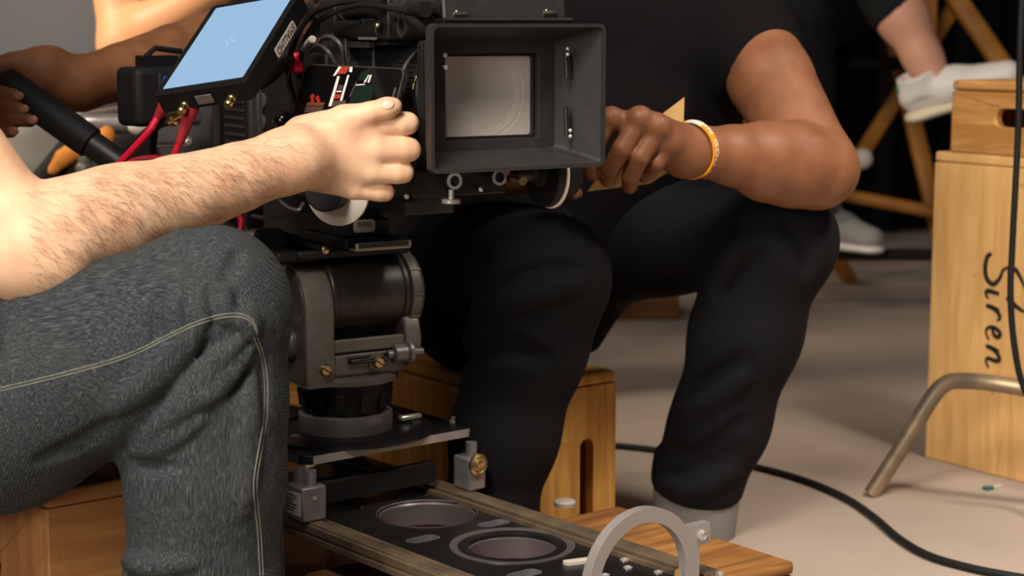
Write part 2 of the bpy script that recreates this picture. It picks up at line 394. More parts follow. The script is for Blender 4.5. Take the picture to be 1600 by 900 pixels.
def nets(D):
    ins = D < 0; n = np.array(D.shape)-1
    c = np.zeros(n, np.uint8)
    for i in (0, 1):
        for j in (0, 1):
            for k in (0, 1): c += ins[i:i+n[0], j:j+n[1], k:k+n[2]]
    act = (c > 0) & (c < 8); idx = np.argwhere(act); vid = np.full(n, -1, np.int32); vid[act] = np.arange(len(idx))
    acc = np.zeros((len(idx), 3)); cnt = np.zeros(len(idx))
    cor = [np.array([i, j, k]) for i in (0, 1) for j in (0, 1) for k in (0, 1)]
    for a in range(8):
        for b in range(a+1, 8):
            if np.abs(cor[a]-cor[b]).sum() != 1: continue
            A_ = D[tuple((idx+cor[a]).T)]; B_ = D[tuple((idx+cor[b]).T)]; m = (A_ < 0) != (B_ < 0)
            t = np.where(m, A_/np.where(m, A_-B_, 1), 0)
            acc += m[:, None]*(cor[a]+t[:, None]*(cor[b]-cor[a])); cnt += m
    v = idx+acc/cnt[:, None]; F = []
    for ax in range(3):
        o = [1 if i == ax else 0 for i in range(3)]; u, w_ = (ax+1) % 3, (ax+2) % 3
        s0 = tuple(slice(0, D.shape[i]-1) if i == ax else slice(1, D.shape[i]-1) for i in range(3))
        s1 = tuple(slice(1, D.shape[i]) if i == ax else slice(1, D.shape[i]-1) for i in range(3))
        a, b = ins[s0], ins[s1]; e = np.argwhere(a != b); off = np.array([0 if i == ax else 1 for i in range(3)]); g = e+off
        inside = a[tuple(e.T)]
        du = np.zeros(3, int); du[u] = 1; dw = np.zeros(3, int); dw[w_] = 1
        q = np.stack([vid[tuple((g-du-dw).T)], vid[tuple((g-dw).T)], vid[tuple(g.T)], vid[tuple((g-du).T)]], 1)
        q[~inside] = q[~inside][:, ::-1]; F.append(q)
    return v, np.concatenate(F)
def relax(v, f, it):
    e = np.concatenate([f[:, [0, 1]], f[:, [1, 2]], f[:, [2, 3]], f[:, [3, 0]]]); e = np.concatenate([e, e[:, ::-1]])
    n = len(v); c = np.bincount(e[:, 0], minlength=n)
    for i in range(it):
        for lam in (.55, -.5):
            s_ = np.stack([np.bincount(e[:, 0], weights=v[e[:, 1], k], minlength=n) for k in range(3)], 1)/c[:, None]
            v = v+lam*(s_-v)
    return v
def quads(name, v, f):
    me = bpy.data.meshes.new(name); me.vertices.add(len(v)); me.vertices.foreach_set('co', np.ascontiguousarray(v, float).ravel())
    me.loops.add(len(f)*4); me.loops.foreach_set('vertex_index', f.astype(np.int32).ravel())
    me.polygons.add(len(f)); me.polygons.foreach_set('loop_start', np.arange(0, len(f)*4, 4, dtype=np.int32))
    me.polygons.foreach_set('use_smooth', np.ones(len(f), bool)); me.update(calc_edges=True); me.validate()
    return me
def skin(name, body, res, mt, parent, lo=None, hi=None, more=None, smooth=2, label=None):
    v, f = body.mesh(res, lo, hi, smooth)
    if more: f2 = more[1]+len(v); v = np.concatenate([v, more[0]]); f = np.concatenate([f, f2])
    o = link(name, quads(name, v, f), mt, parent)
    if label: o['label'] = label
    return o, v, f
def cloth_attr(o, v, bones, off=None):
    """around / along coordinates of the nearest bone"""
    best = np.full(len(v), 1e9); uv = np.zeros((len(v), 3)); s0 = 0
    for a, b, ref in bones:
        a = np.array(a); b = np.array(b); L_ = np.linalg.norm(b-a); d = (b-a)/L_; q = v-a; t = q@d; tc = np.clip(t, 0, L_)
        dist = np.linalg.norm(q-tc[:, None]*d, axis=1); x = unit(np.array(ref)-d*np.dot(ref, d)); y = np.cross(d, x)
        m = dist < best; best[m] = dist[m]
        uv[m, 0] = (q@y)[m]; uv[m, 1] = t[m]+s0; uv[m, 2] = (q@x)[m]; s0 += L_
    at_ = o.data.attributes.new('cloth', 'FLOAT_VECTOR', 'POINT'); at_.data.foreach_set('vector', uv.ravel())
def bvh(v, f): return BVHTree.FromPolygons([tuple(p) for p in v], [tuple(map(int, q)) for q in f])
def surf(tree, px, py):
    h = tree.ray_cast(Vector(EYE), Vector(ray(px, py)).normalized())
    return (np.array(h[0]), np.array(h[1])) if h[0] is not None else (None, None)
def head_ops(b, c, fwd, up, s=1.0):
    """skull, jaw, brow, nose, lips, ears around the head centre c"""
    f = unit(fwd); u = unit(np.array(up)-f*np.dot(up, f)); r = np.cross(f, u); H = lambda x, y, z: np.array(c)+(r*x+f*y+u*z)*s
    fr = Fr((0, 0, 0), r, f, u)
    b.ell(H(0, -.01, .03), (.075*s, .092*s, .09*s), fr, .01); b.ell(H(0, .02, -.045), (.058*s, .066*s, .07*s), fr, .03)
    b.cap(H(0, .055, -.1), H(0, .03, -.08), .02*s, .03*s, .02)
    b.cap(H(-.035, .074, .016), H(.035, .074, .016), .009*s, None, .014)
    b.cap(H(0, .088, .005), H(0, .108, -.03), .007*s, .012*s, .008); b.cap(H(-.012, .096, -.034), H(.012, .096, -.034), .008*s, None, .006)
    b.cap(H(-.02, .083, -.06), H(.02, .083, -.06), .006*s, None, .005); b.cap(H(-.017, .081, -.071), H(.017, .081, -.071), .007*s, None, .005)
    for q in (-1, 1):
        b.ell(H(q*.032, .086, .0), (.015*s, .012*s, .011*s), fr, .008, 's')
        b.ell(H(q*.077, -.012, -.01), (.01*s, .022*s, .034*s), fr, .006)
    return H, fr
def head_extras(root, H, fr, hair, s=1.0):
    for q in (-1, 1):
        part('eye', MB().ball(H(q*.032, .072, .0), .0125*s, 14), M['eyew'], root)
    hb = Body(); hb.ell(H(0, -.02, .042), (.083*s, .1*s, .093*s), fr, .01); hb.ell(H(0, .052, -.02), (.066*s, .06*s, .08*s), fr, .01, 's')
    hb.ell(H(0, -.01, -.09), (.12*s, .12*s, .07*s), fr, .01, 's')
    v, f = hb.mesh(.007); link('hair', quads('hair', v, f), hair, root)
def finger(b, pts, r0, r1, k=.0035):
    n = len(pts)-1
    for i in range(n): b.cap(pts[i], pts[i+1], r0+(r1-r0)*i/n, r0+(r1-r0)*(i+1)/n, k)

# ================================================================ the setting
ID = Fr((0, 0, 0), (1, 0, 0), (0, 1, 0), (0, 0, 1))
o = part('floor', MB().fbox(ID, -4.5, 4.5, -1.5, 8.0, -.1, 0), M['concrete'], smooth=0); o['kind'] = 'structure'
o = part('wall_back', MB().fbox(ID, -4.5, 4.5, 8.0, 8.15, 0, 4.0), M['wall'], smooth=0); o['kind'] = 'structure'
o = part('wall_left', MB().fbox(ID, -4.65, -4.5, -1.5, 8.15, 0, 4.0), M['wall'], smooth=0); o['kind'] = 'structure'
o = part('baseboard_back', MB().fbox(ID, -4.5, 4.5, 7.98, 8.0, 0, .1), M['wall'], smooth=0); o['kind'] = 'structure'
# black drape hanging on a pipe across the right of the back
dr = thing('black_drape', 'tall black cloth drape closing off the back of the studio', 'drape', (1.5, 6.75, 0))
mb = MB(); n = 320; rows = [0.01, 1.2, 2.6]
for z in rows:
    for i in range(n+1):
        x = -1.02+5.1*i/n; mb.v.append((x, 6.75+.05*math.sin(x*21)+.025*math.sin(x*47+1), z))
for j in range(len(rows)-1):
    for i in range(n): a = j*(n+1)+i; mb.f.append((a, a+1, a+n+2, a+n+1))
part('cloth', mb, M['drape'], dr, smooth=60)
part('pipe', MB().cyl((-1.1, 6.75, 2.62), (4.15, 6.75, 2.62), .02), M['steel'], dr)
for x in (-1.06, 4.13): part('upright', MB().cyl((x, 6.75, 0), (x, 6.75, 2.62), .02), M['steel'], dr)

# ================================================================ apple boxes
W_ = {}
W_['slider'] = dict(c=(lin(166, 116, 62), lin(118, 75, 38), lin(82, 50, 27)))
W_['mid'] = dict(c=(lin(214, 160, 94), lin(178, 124, 64), lin(124, 82, 42)))
W_['pale'] = dict(c=(lin(232, 184, 118), lin(214, 163, 98), lin(156, 112, 66)))
W_['tan'] = dict(c=(lin(222, 164, 84), lin(184, 128, 58), lin(126, 82, 36)))
W_['brown'] = dict(c=(lin(160, 110, 62), lin(134, 88, 46), lin(100, 64, 34)))
def apple_box(label, kind, o, ex, dims, slots=None, axis='X', group='wooden apple boxes', bev=.004, scale=1.0, marks=None):
    """o = bottom corner, ex = direction of the front face in plan, the box runs back from it; dims = width, depth, height"""
    ex = unit((ex[0], ex[1], 0)); ey = V(-ex[1], ex[0], 0); fr = Fr(o, ex, ey, (0, 0, 1)); a, b, c = dims; t = .018; g = .0006; slots = slots or {}
    root = thing('apple_box', label, 'wooden box', fr.p(a/2, b/2, 0), group)
    m = wood_mat('box_wood', *W_[kind]['c'], yaw=math.atan2(ex[1], ex[0]), axis='Y' if axis == 'E' else axis, scale=scale)
    me = wood_mat('box_wood_end', *W_[kind]['c'], yaw=math.atan2(ex[1], ex[0]), axis='Z', scale=scale)
    part('bottom_panel', MB().fbox(fr, t, a-t, t, b-t, .002, t), m, root, bevel=.001)
    part('top_panel', MB().fbox(fr, 0, a, 0, b, c-t, c), m, root, bevel=bev)
    def panel(name, F2, w_, h_, sl, mm):
        holes = [rrect(x, y, ww, hh, min(ww, hh)/2*.98) for x, y, ww, hh in sl]
        part(name, MB().prism(F2, [(0, 0), (w_, 0), (w_, h_), (0, h_)], -t, 0, holes), mm, root, bevel=bev*.6, smooth=30)
    panel('front_panel', Fr(fr.p(0, 0, 0), ex, V(0, 0, 1), -ey), a, c-t-g, slots.get('front', []), m if axis != 'E' else me)
    panel('back_panel', Fr(fr.p(a, b, 0), -ex, V(0, 0, 1), ey), a, c-t-g, slots.get('back', []), m)
    panel('left_end', Fr(fr.p(0, b-t-g, 0), -ey, V(0, 0, 1), -ex), b-2*t-2*g, c-t-g, slots.get('left', []), me)
    panel('right_end', Fr(fr.p(a, t+g, 0), ey, V(0, 0, 1), ex), b-2*t-2*g, c-t-g, slots.get('right', []), me)
    return root, fr

# half box under the near end of the slider
RS = unit(V(.633, -.774, 0)); NS = unit(V(.774, .633, 0))
C1 = ground(966, 789, .1)*V(1, 1, 0); bx = unit(V(-.79, -.613, 0))
apple_box('flat low wooden box with worn brown top under the slider end with the round bracket', 'slider', C1, bx, (.52, .34, .1), {'left': [(.15, .05, .09, .028)]}, axis='X', bev=.006)
# the far end of the slider rests on another one, behind the blue jeans
S0 = V(-.148, 2.239, 0)
apple_box('flat low wooden box behind the blue jeans under the far end of the slider', 'slider', S0+RS*(-.62)-NS*.24, NS, (.5, .30, .1), {'front': [(.25, .05, .09, .028)]})
# thin pancake box on the floor by the jeans
pk = ground(505, 886, .028)
apple_box('thin wooden pancake board lying on the floor below the slider, beside the blue jeans', 'pale', V(pk[0]-.3, pk[1], 0), (1, .04), (.3, .22, .028))
# box the man in black sits on: hand slots upright in the face towards us
CB = onplane(963, 578, at(963, 578, 2.62), V(.3, -1, 0)); exB = unit(V(.788, .616, 0)); hB = CB[2]
wB = .21
oB = V(CB[0], CB[1], 0)-exB*wB
FBp = Fr(oB, exB, V(0, 0, 1), V(exB[1], -exB[0], 0))
def slotB(px, ytop):
    q = onplane(px, ytop, oB, FBp.z); l = FBp.loc(q); return (l[0], (l[1]+.035)/2, .026, l[1]-.035)
apple_box('upright wooden box with two tall hand slots under the man in black, beside his shin', 'tan', oB, exB, (wB, .5, hB), {'front': [slotB(834, 700), slotB(917, 686)]}, axis='E', bev=.006)
# box behind the tripod head
apple_box('brown wooden box standing behind the tripod head, glimpsed on both sides of its base', 'tan', V(-.55, 3.17, 0), unit(V(1, -.02, 0)), (.25, .18, .16), {'front': [(.125, .08, .09, .028)]})
apple_box('wooden box under the far left person in the blue sleeve, mostly hidden by the cart', 'tan', V(-1.04, 3.92, 0), (1, 0), (.40, .36, .375))
# seat of the man in blue jeans
cL = onplane(72, 769, (0, 0, .30), V(0, 0, 1)); exL = unit(V(.79, .61, 0))
apple_box('brown wooden box with a black hand slot that the man in blue jeans sits on', 'brown', V(cL[0], cL[1], 0), exL, (.205, .5, .30), {'left': [(.30, .19, .10, .03)]}, axis='X', bev=.003)
# tall pale box with the lettering and the small box on it
c0 = ground(1445, 715, 0); exS = unit(ground(1600, 755, 0)-c0); hS = .553
boxS, frS = apple_box('tall pale wooden box on the right with black script lettering up its side', 'pale', c0, exS, (.33, .22, hS), axis='Z', bev=.004)
c1 = at(1484, 229, 3.13)
q1 = onplane(1484, 229, frS.o, np.cross(exS, V(0, 0, 1))); l1 = frS.loc(q1)[0]
hs1 = onplane(1487, 125, frS.o, np.cross(exS, V(0, 0, 1)))[2]-hS
def slS(px, py): q = onplane(px, py, frS.o, np.cross(exS, V(0, 0, 1))); l = frS.loc(q); return l
sA = slS(1556, 172); sB = slS(1556, 197)
apple_box('small wooden box with a hand slot resting on top of the tall lettered box', 'mid', frS.p(l1, .0, hS+.0005), exS, (.30, .2, hs1), {'front': [(sA[0]-l1+.05, (sA[2]+sB[2])/2-hS, .10, abs(sA[2]-sB[2])+.004)]}, axis='X', bev=.006)
# painted script lettering (flat paint on the face)
def stroke(mb, pts, w_, fr_face):
    P = spline([onplane(x, y, frS.o, np.cross(exS, V(0, 0, 1))) for x, y in pts], 8); nrm = -unit(V(-exS[1], exS[0], 0)); n = len(P)
    vs = []
    for i, p in enumerate(P):
        t = unit(P[min(i+1, n-1)]-P[max(i-1, 0)]); s_ = np.cross(t, nrm); k = w_*(.55+.45*math.sin(PI*min(1, .15+i/n)))
        vs += [p+nrm*.0012+s_*k, p+nrm*.0012-s_*k]
    mb.add(vs, [(2*i, 2*i+1, 2*i+3, 2*i+2) for i in range(n-1)])
mb = MB()
for pts, w_ in [
    ([(1550, 396), (1543, 402), (1540, 420), (1543, 436), (1553, 444), (1563, 434), (1568, 422), (1578, 417)], .0046),       # S
    ([(1578, 417), (1588, 422), (1596, 436), (1603, 452)], .0042), ([(1576, 458), (1584, 474), (1594, 483), (1606, 490)], .0042),
    ]:
    stroke(mb, pts, w_, None)
for pts in [[(6, 19), (2, 4), (5, 0), (12, 3)], [(11, 29), (13, 33)], [(20, 0), (26, 19)], [(23, 9), (29, 17), (36, 20), (40, 16)],
            [(49, 9), (58, 12), (60, 18), (55, 20), (49, 13), (48, 4), (54, 0), (64, 4)], [(71, 0), (78, 19)], [(74, 8), (82, 17), (89, 19), (90, 13), (87, 3), (91, 0), (99, 4)]]:
    stroke(mb, [(1541+1.1*v_, 452+1.24*u_) for u_, v_ in pts], .0042, None)
part('painted_lettering', mb, M['ink'], boxS, smooth=0, label='black script lettering')
# block far behind between the legs
qf = ground(1062, 500, 0)
root, _ = apple_box('wooden box far back on the floor, seen between the legs of the man in black', 'slider', V(qf[0]-.3, qf[1], 0), (1, 0.05), (.3, .2, .1))

# ================================================================ the slider
SF = Fr(S0, RS, NS, (0, 0, 1))
sl = SF.p
slider = thing('camera_slider', 'black camera slider with round cut-outs and worn bronze rails, on low wooden boxes', 'slider', sl(-.1, .013, .1))
R0, R1 = -.66, .452
hc = [(.025, .03, .061), (.205, .024, .052)]
holes = [circ(x, y, r+.002, 64) for x, y, r in hc]
slot = [(-.062, -.036), (-.062, .069), (.113, -.042), (.113, .069), (.300, -.036)]
for x, y in slot: holes.append(rrect(x, y, .024, .046, .0115))
holes += [circ(-.155, .028, .061, 48), circ(-.335, .028, .061, 48), circ(-.515, .028, .061, 48)]
P0 = Fr(S0, RS, NS, (0, 0, 1))
part('base_plate', MB().prism(P0, [(R0, -.0985), (R1-.006, -.0985), (R1-.006, .0945), (R0, .0945)], .137, .150, holes), M['anodd'], slider, bevel=.0015, smooth=30)
for i, (x, y, r) in enumerate(hc):       # bored collars
    rim = r+.002 if i == 0 else r+.021
    mb = MB().lathe(sl(x, y, 0), (0, 0, 1), [(r+.0008, .118), (r, .1185), (r, .146 if i == 0 else .144), (r+.004, .1505) if i == 0 else (rim-.004, .1512), (rim+.003, .1512), (rim+.003, .1495), (r+.006, .131), (r+.006, .118), (r+.0008, .118)], 64, caps=False)
    part('bored_collar', mb, M['bore'], slider, smooth=35)
for x, y in slot: part('slot_liner', MB().prism(P0, rrect(x, y, .0245, .0465, .0117), .130, .1495, [rrect(x, y, .021, .043, .010)]), M['anod'], slider, smooth=30)
for sgn, n0 in ((-1, -.132), (1, .127)):
    # extruded rail: outer flange, groove, inner lip
    pr = [(0, .136), (.030, .136), (.030, .139), (.036, .139), (.036, .156), (.031, .156), (.031, .148), (.025, .148), (.025, .158), (.019, .160), (.003, .160), (.003, .157), (.0, .157), (0, .1475), (.0025, .1465), (.0025, .1445), (0, .1435)]
    pr = [(x if sgn < 0 else .033-x, z) for x, z in pr]
    F2 = Fr(sl(0, n0 if sgn < 0 else n0-.033, 0), NS, (0, 0, 1), np.cross(NS, V(0, 0, 1)))
    d = np.dot(F2.z, RS); z0, z1 = (R0, R1) if d > 0 else (-R1, -R0)
    part('rail', MB().prism(F2, pr, z0, z1), M['rail'], slider, bevel=.0008, smooth=30, label='worn bronze rail' if sgn < 0 else None)
for (x, y) in ((.305, .070), (.335, .088), (.36, .07), (.395, .085), (.40, .05), (.365, .03), (.43, .04)):
    part('screw', MB().lathe(sl(x, y, .1495), (0, 0, 1), [(.0055, 0), (.0055, .002), (.003, .003), (.003, .0015)], 16), M['steel'], slider)
q = onplane(570, 765, (0, 0, .15), V(0, 0, 1)); part('latch', MB().fbox(Fr(q, RS, NS, (0, 0, 1)), -.006, .006, -.018, .018, -.001, .006), M['brass'], slider, bevel=.002, label='small brass latch')
q = onplane(905, 880, (0, 0, .15), V(0, 0, 1)); part('stop_bar', MB().fbox(Fr(q, unit(RS*.3+NS), (-.6, .8, 0), (0, 0, 1)), -.018, .018, -.005, .005, -.001, .005), M['pale'], slider, bevel=.001, label='pale stop bar')
for r0 in (R0+.04, .30):
    for n0 in (-.125, .10): part('foot', MB().fbox(SF, r0, r0+.06, n0, n0+.025, .1002, .1358), M['dark'], slider, bevel=.001)
# end plate with the ring
E0 = sl(R1+.001, 0, 0); EP = Fr(E0, NS, (0, 0, 1), RS)
er = onplane(1003, 905, E0, RS); el = EP.loc(er); top = EP.loc(onplane(1000, 793, E0, RS))[1]
lft = EP.loc(onplane(912, 890, E0, RS))[0]; rgt = EP.loc(onplane(1082, 880, E0, RS))[0]
rc = (lft+rgt)/2; rr = (rgt-lft)/2; rz = top-rr
tabx = EP.loc(onplane(1104, 840, E0, RS))[0]; tz1 = EP.loc(onplane(1104, 813, E0, RS))[1]; tz0 = EP.loc(onplane(1104, 845, E0, RS))[1]
ri = rr*.80
arc = lambda r, a0, a1, n: [(rc+r*math.cos(math.radians(a0+(a1-a0)*i/n)), rz+r*math.sin(math.radians(a0+(a1-a0)*i/n))) for i in range(n+1)]
a_t = math.degrees(math.asin(min(.9, (tz1-rz)/rr)))
out = [(tabx, tz0), (tabx-.002, tz1), (rc+rr*math.cos(math.radians(a_t))+.004, tz1)] + arc(rr, a_t+4, 180, 40) + [(rc-rr, .105), (rgt+.004, .105), (rgt+.004, tz0)]
part('ring_bracket', MB().prism(EP, out, -.005, .007, [arc(ri, 0, 360, 56)[:-1]]), M['ringmetal'], slider, bevel=.0012, smooth=30, label='upright grey ring bracket at the slider end')
q = onplane(1096, 836, E0+RS*.007, RS); part('hex_bolt', MB().lathe(q, RS, [(.0065, 0), (.0065, .003), (.004, .005), (.004, .003)], 16), M['steel'], slider)
q = onplane(1058, 895, E0+RS*.007, RS); part('screw', MB().lathe(q, RS, [(.0052, 0), (.0052, .0008), (.003, .0009)], 16), M['brass'], slider)
part('end_plate', MB().fbox(SF, R1+.0075, R1+.0155, -.125, .133, .101, .135), M['anod'], slider, bevel=.001)
part('end_clip', MB().prism(Fr(sl(R1+.008, 0, 0), NS, (0, 0, 1), RS), [(.078, .136), (.118, .136), (.118, .162), (.112, .162), (.112, .142), (.084, .142), (.084, .150), (.078, .150)], 0, .006), M['steel'], slider, bevel=.0006, label='bright end clip')

# ---------------------------------------------------------------- carriage
carr = thing('slider_carriage', 'flat black carriage plate on rail blocks carrying the tripod bowl', 'carriage', sl(-.16, .026, .162))
part('top_plate', MB().prism(P0, [(-.30, -.115), (-.050, -.115), (-.037, -.103), (-.037, .157), (-.30, .157)], .223, .235), M['anodd'], carr, bevel=.0012, label='black top plate')
part('plate_edge', MB().fbox(SF, -.0368, -.0360, -.102, .156, .2236, .2344), M['ringmetal'], carr, smooth=0, label='bare grey front edge of the plate')
for (r0, r1, n0, n1, lab) in ((-.047, -.004, -.140, -.104, 0), (-.030, .006, .114, .142, 1), (-.31, -.27, -.140, -.104, 0), (-.31, -.27, .102, .138, 1)):
    b = part('rail_block', MB().fbox(SF, r0, r1, n0, n1, .1605, .205), M['anod'], carr, bevel=.003)
    part('set_screw', MB().cyl(sl(r1-.001, (n0+n1)/2, .19), sl(r1+.0012, (n0+n1)/2, .19), .003, n=12), M['steel'], b)
    if not lab and r0 > -.1:
        F3 = Fr(sl((r0+r1)/2, n0-.0003, .183), RS, (0, 0, 1), -NS)
        part('printed_label', MB().prism(F3, rrect(0, 0, .036, .030, .002), 0, .0004), M['pale'], b, label='pale printed label')
        mb = MB()
        for i in range(6): mb.fbox(F3, -.015, .010-.004*(i % 3), .009-i*.0038, .0105-i*.0038, .0004, .0006)
        part('print', mb, M['ink'], b, smooth=0)
    for rp in ((r0+.006, r1-.012) if not lab else (r1-.016,)):
        part('post', MB().cyl(sl(rp, (n0+n1)/2+.002, .205), sl(rp, (n0+n1)/2+.002, .2232), .0075, n=16), M['anod'], carr)
kq = onplane(745, 725, sl(.0065, 0, 0), RS)
part('brass_knob', MB().lathe(kq-RS*.001, RS, [(.013, 0), (.0145, .002), (.0145, .006), (.011, .008), (.009, .0065), (.0065, .0065), (.0055, .009), (.002, .010)], 28), M['brass'], carr, label='round brass lock knob')
part('cross_bar', MB().fbox(SF, -.06, -.048, -.10, .10, .165, .195), M['dark'], carr, bevel=.002)
HB = ground(540, 655, .25)
BC = V(HB[0], HB[1], 0)
part('dish', MB().lathe(BC, (0, 0, 1), [(.118, .235), (.118, .238), (.104, .242), (.09, .242), (.088, .239), (.07, .239)], 64), M['anodd'], carr, smooth=30)
part('bowl_ring', MB().lathe(BC, (0, 0, 1), [(.062, .238), (.0625, .240), (.0625, .262), (.060, .264), (.053, .264), (.053, .25)], 56), M['anod'], carr, smooth=30, label='grey bowl ring')
for px, py in ((712, 660), (462, 690)):
    q = onplane(px, py, (0, 0, .235), V(0, 0, 1)); part('cap_screw', MB().lathe(q, (0, 0, 1), [(.009, 0), (.009, .003), (.006, .004), (.006, .008), (.003, .009)], 16), M['steel'], carr)
q = onplane(636, 655, (0, 0, .243), V(0, 0, 1)); part('bowl_lever', MB().fbox(Fr(q, (.8, .6, 0), (-.6, .8, 0), (0, 0, 1)), -.012, .022, -.005, .005, -.001, .006), M['steel'], carr, bevel=.002)

# ================================================================ camera axes
YAW = math.radians(31)
CA = V(-math.sin(YAW), math.cos(YAW), 0); CS = V(-math.cos(YAW), -math.sin(YAW), 0)       # back along the lens, to the camera side we see
CO = at(814, 150, 2.05); CFr = Fr(CO, CA, CS, (0, 0, 1)); cm = CFr.p
HF = Fr(BC+V(0, 0, .25), -CA, CS, (0, 0, 1)); hd = HF.p                                  # tripod head: front, left side, up
hdn = thing('fluid_tripod_head', 'heavy grey fluid tripod head bolted to the carriage, under the cinema camera', 'tripod head', hd(0, 0, .013))
part('bowl_base', MB().lathe(hd(0, 0, 0), (0, 0, 1), [(.05, .0145), (.054, .016), (.056, .03), (.064, .05), (.066, .058), (.05, .058)], 40), M['black'], hdn, label='black ribbed base')
mb = MB()
for i in range(12):
    a = 2*PI*i/12; d = V(math.cos(a), math.sin(a), 0); e = V(-d[1], d[0], 0)
    mb.fbox(Fr(hd(0, 0, .02)+d*.055, d, e, (.12*d[0], .12*d[1], 1)), -.004, .006, -.006, .006, 0, .024)
part('base_ribs', mb, M['dark'], hdn, bevel=.001, kind='stuff')
part('pan_flange', MB().lathe(hd(0, 0, 0), (0, 0, 1), [(.068, .056), (.0715, .058), (.0715, .064), (.066, .068), (.05, .068)], 48), M['gun'], hdn, smooth=30)
mb = MB().fbox(HF, -.055, .052, -.066, .080, .066, .100)
part('casting', mb, M['gun'], hdn, bevel=.006, seg=3)
part('casting_ridge', MB().fbox(HF, .046, .0535, -.062, .0405, .1005, .118), M['gun'], hdn, bevel=.002)
F5 = Fr(hd(.0523, -.010, .0885), CS, (0, 0, 1), -CA)
part('level_window', MB().prism(F5, rrect(0, 0, .062, .014, .002), 0, .001), M['glossb'], hdn)
part('level_vial', MB().cyl(hd(.0545, .018, .0885), hd(.0545, -.034, .0885), .004, n=14), M['glossb'], hdn)
# left yoke (the arch), drawn in the (front, up) plane and given its thickness along the side axis
YF = Fr(hd(0, 0, 0), -CA, (0, 0, 1), np.cross(-CA, V(0, 0, 1)))
sg = np.dot(YF.z, CS)
def yz(a, b): return (a, b) if sg > 0 else (-b, -a)
def arch(f0, f1, r, cu, u0): return [(f0, u0), (f1, u0)]+[((f0+f1)/2+(f1-f0)/2*math.cos(PI*i/28), cu+r*math.sin(PI*i/28)) for i in range(29)]
z0, z1 = yz(.041, .079); part('yoke', MB().prism(YF, arch(-.062, .055, .0585, .157, .058), z0, z1), M['gun'], hdn, bevel=.005, seg=3, smooth=50, label='arched grey side yoke')
z0, z1 = yz(.0785, .0815); part('yoke_cover', MB().prism(YF, arch(-.056, .049, .0525, .157, .064), z0, z1), M['gund'], hdn, bevel=.001, label='dark cover plate of the yoke')
FY = Fr(hd(0, .0816, 0), -CA, (0, 0, 1), CS)
qy = FY.loc(onplane(462, 497, hd(0, .0816, 0), CS))
sgx = 1 if np.dot(np.cross(-CA, V(0, 0, 1)), CS) > 0 else -1
part('raised_lettering', text_mb("O'Connor", .021, lambda x, y: FY.p(qy[0]-.026+x*sgx, qy[1]+y, .0006)), M['gun'], hdn, smooth=0)
qk = onplane(452, 537, hd(0, .0815, 0), CS); part('drag_knob', MB().lathe(qk, CS, [(.025, 0), (.025, .006), (.022, .010), (.015, .010), (.013, .006), (.008, .006)], 32), M['gund'], hdn)
q = onplane(446, 416, hd(0, .0815, 0), CS); part('screw', MB().lathe(q, CS, [(.004, 0), (.004, .002), (.002, .003)], 12), M['steel'], hdn)
# fluid drum on the tilt axis
D0 = hd(0, .0405, .17)
part('dark_filler', MB().fbox(HF, -.045, .02, -.066, .041, .1005, .13), M['dark'], hdn, bevel=.002)  # dark filler added to shade the see-through recess under the drum
part('fluid_drum', MB().lathe(D0, -CS, [(.046, 0), (.050, .002), (.0512, .004), (.0512, .010), (.049, .012), (.049, .106), (.0515, .108), (.0515, .113), (.046, .1145)], 56), M['gund'], hdn, smooth=30)
part('drum_cap', MB().lathe(hd(0, -.0745, .17), -CS, [(.047, 0), (.054, .002), (.054, .014), (.050, .02), (.044, .023), (.02, .026), (.01, .032)], 48), M['gun'], hdn, smooth=30, label='worn grey end cap of the drum')
mb = MB()
for i in range(10):
    a = 2*PI*i/10; d = -CA*math.cos(a)+V(0, 0, 1)*math.sin(a); mb.fbox(Fr(hd(0, -.0745, .17)+d*.052, d, np.cross(CS, d), -CS), 0, .0035, -.0015, .0015, .001, .016)
part('cap_ribs', mb, M['gun'], hdn, kind='stuff')
part('right_yoke', MB().prism(YF, [(-.045, .09), (.048, .09), (.052, .11), (.045, .135), (.03, .15), (-.03, .15), (-.045, .135)], *yz(-.090, -.066)), M['gun'], hdn, bevel=.004, smooth=50)
for px, py in ((505, 577), (588, 565)):
    q = onplane(px, py, hd(.0525, 0, 0), -CA)
    sc = part('slotted_screw', MB().lathe(q, -CA, [(.0125, 0), (.012, .003), (.008, .0032), (.0075, .006), (.006, .007)], 28), M['gun'], hdn)
    part('screw_head', MB().lathe(q-CA*.005, -CA, [(.0072, 0), (.0072, .004), (.006, .0055)], 20), M['brass'], sc)
    part('slot', MB().fbox(Fr(q-CA*.0104, unit(CS*.8+V(0, 0, .6)), -CA, np.cross(CS, CA)), -.0068, .0068, -.0005, .0006, -.0011, .0011), M['ink'], sc, smooth=0)
q = onplane(618, 553, hd(.055, 0, 0), -CA)
part('lock_lever', MB().lathe(q+CS*.012, -CS, [(.006, 0), (.006, .008), (.0125, .009), (.0125, .026), (.017, .028), (.017, .033), (.006, .034), (.005, .052)], 24), M['anod'], hdn, label='bright lock lever')
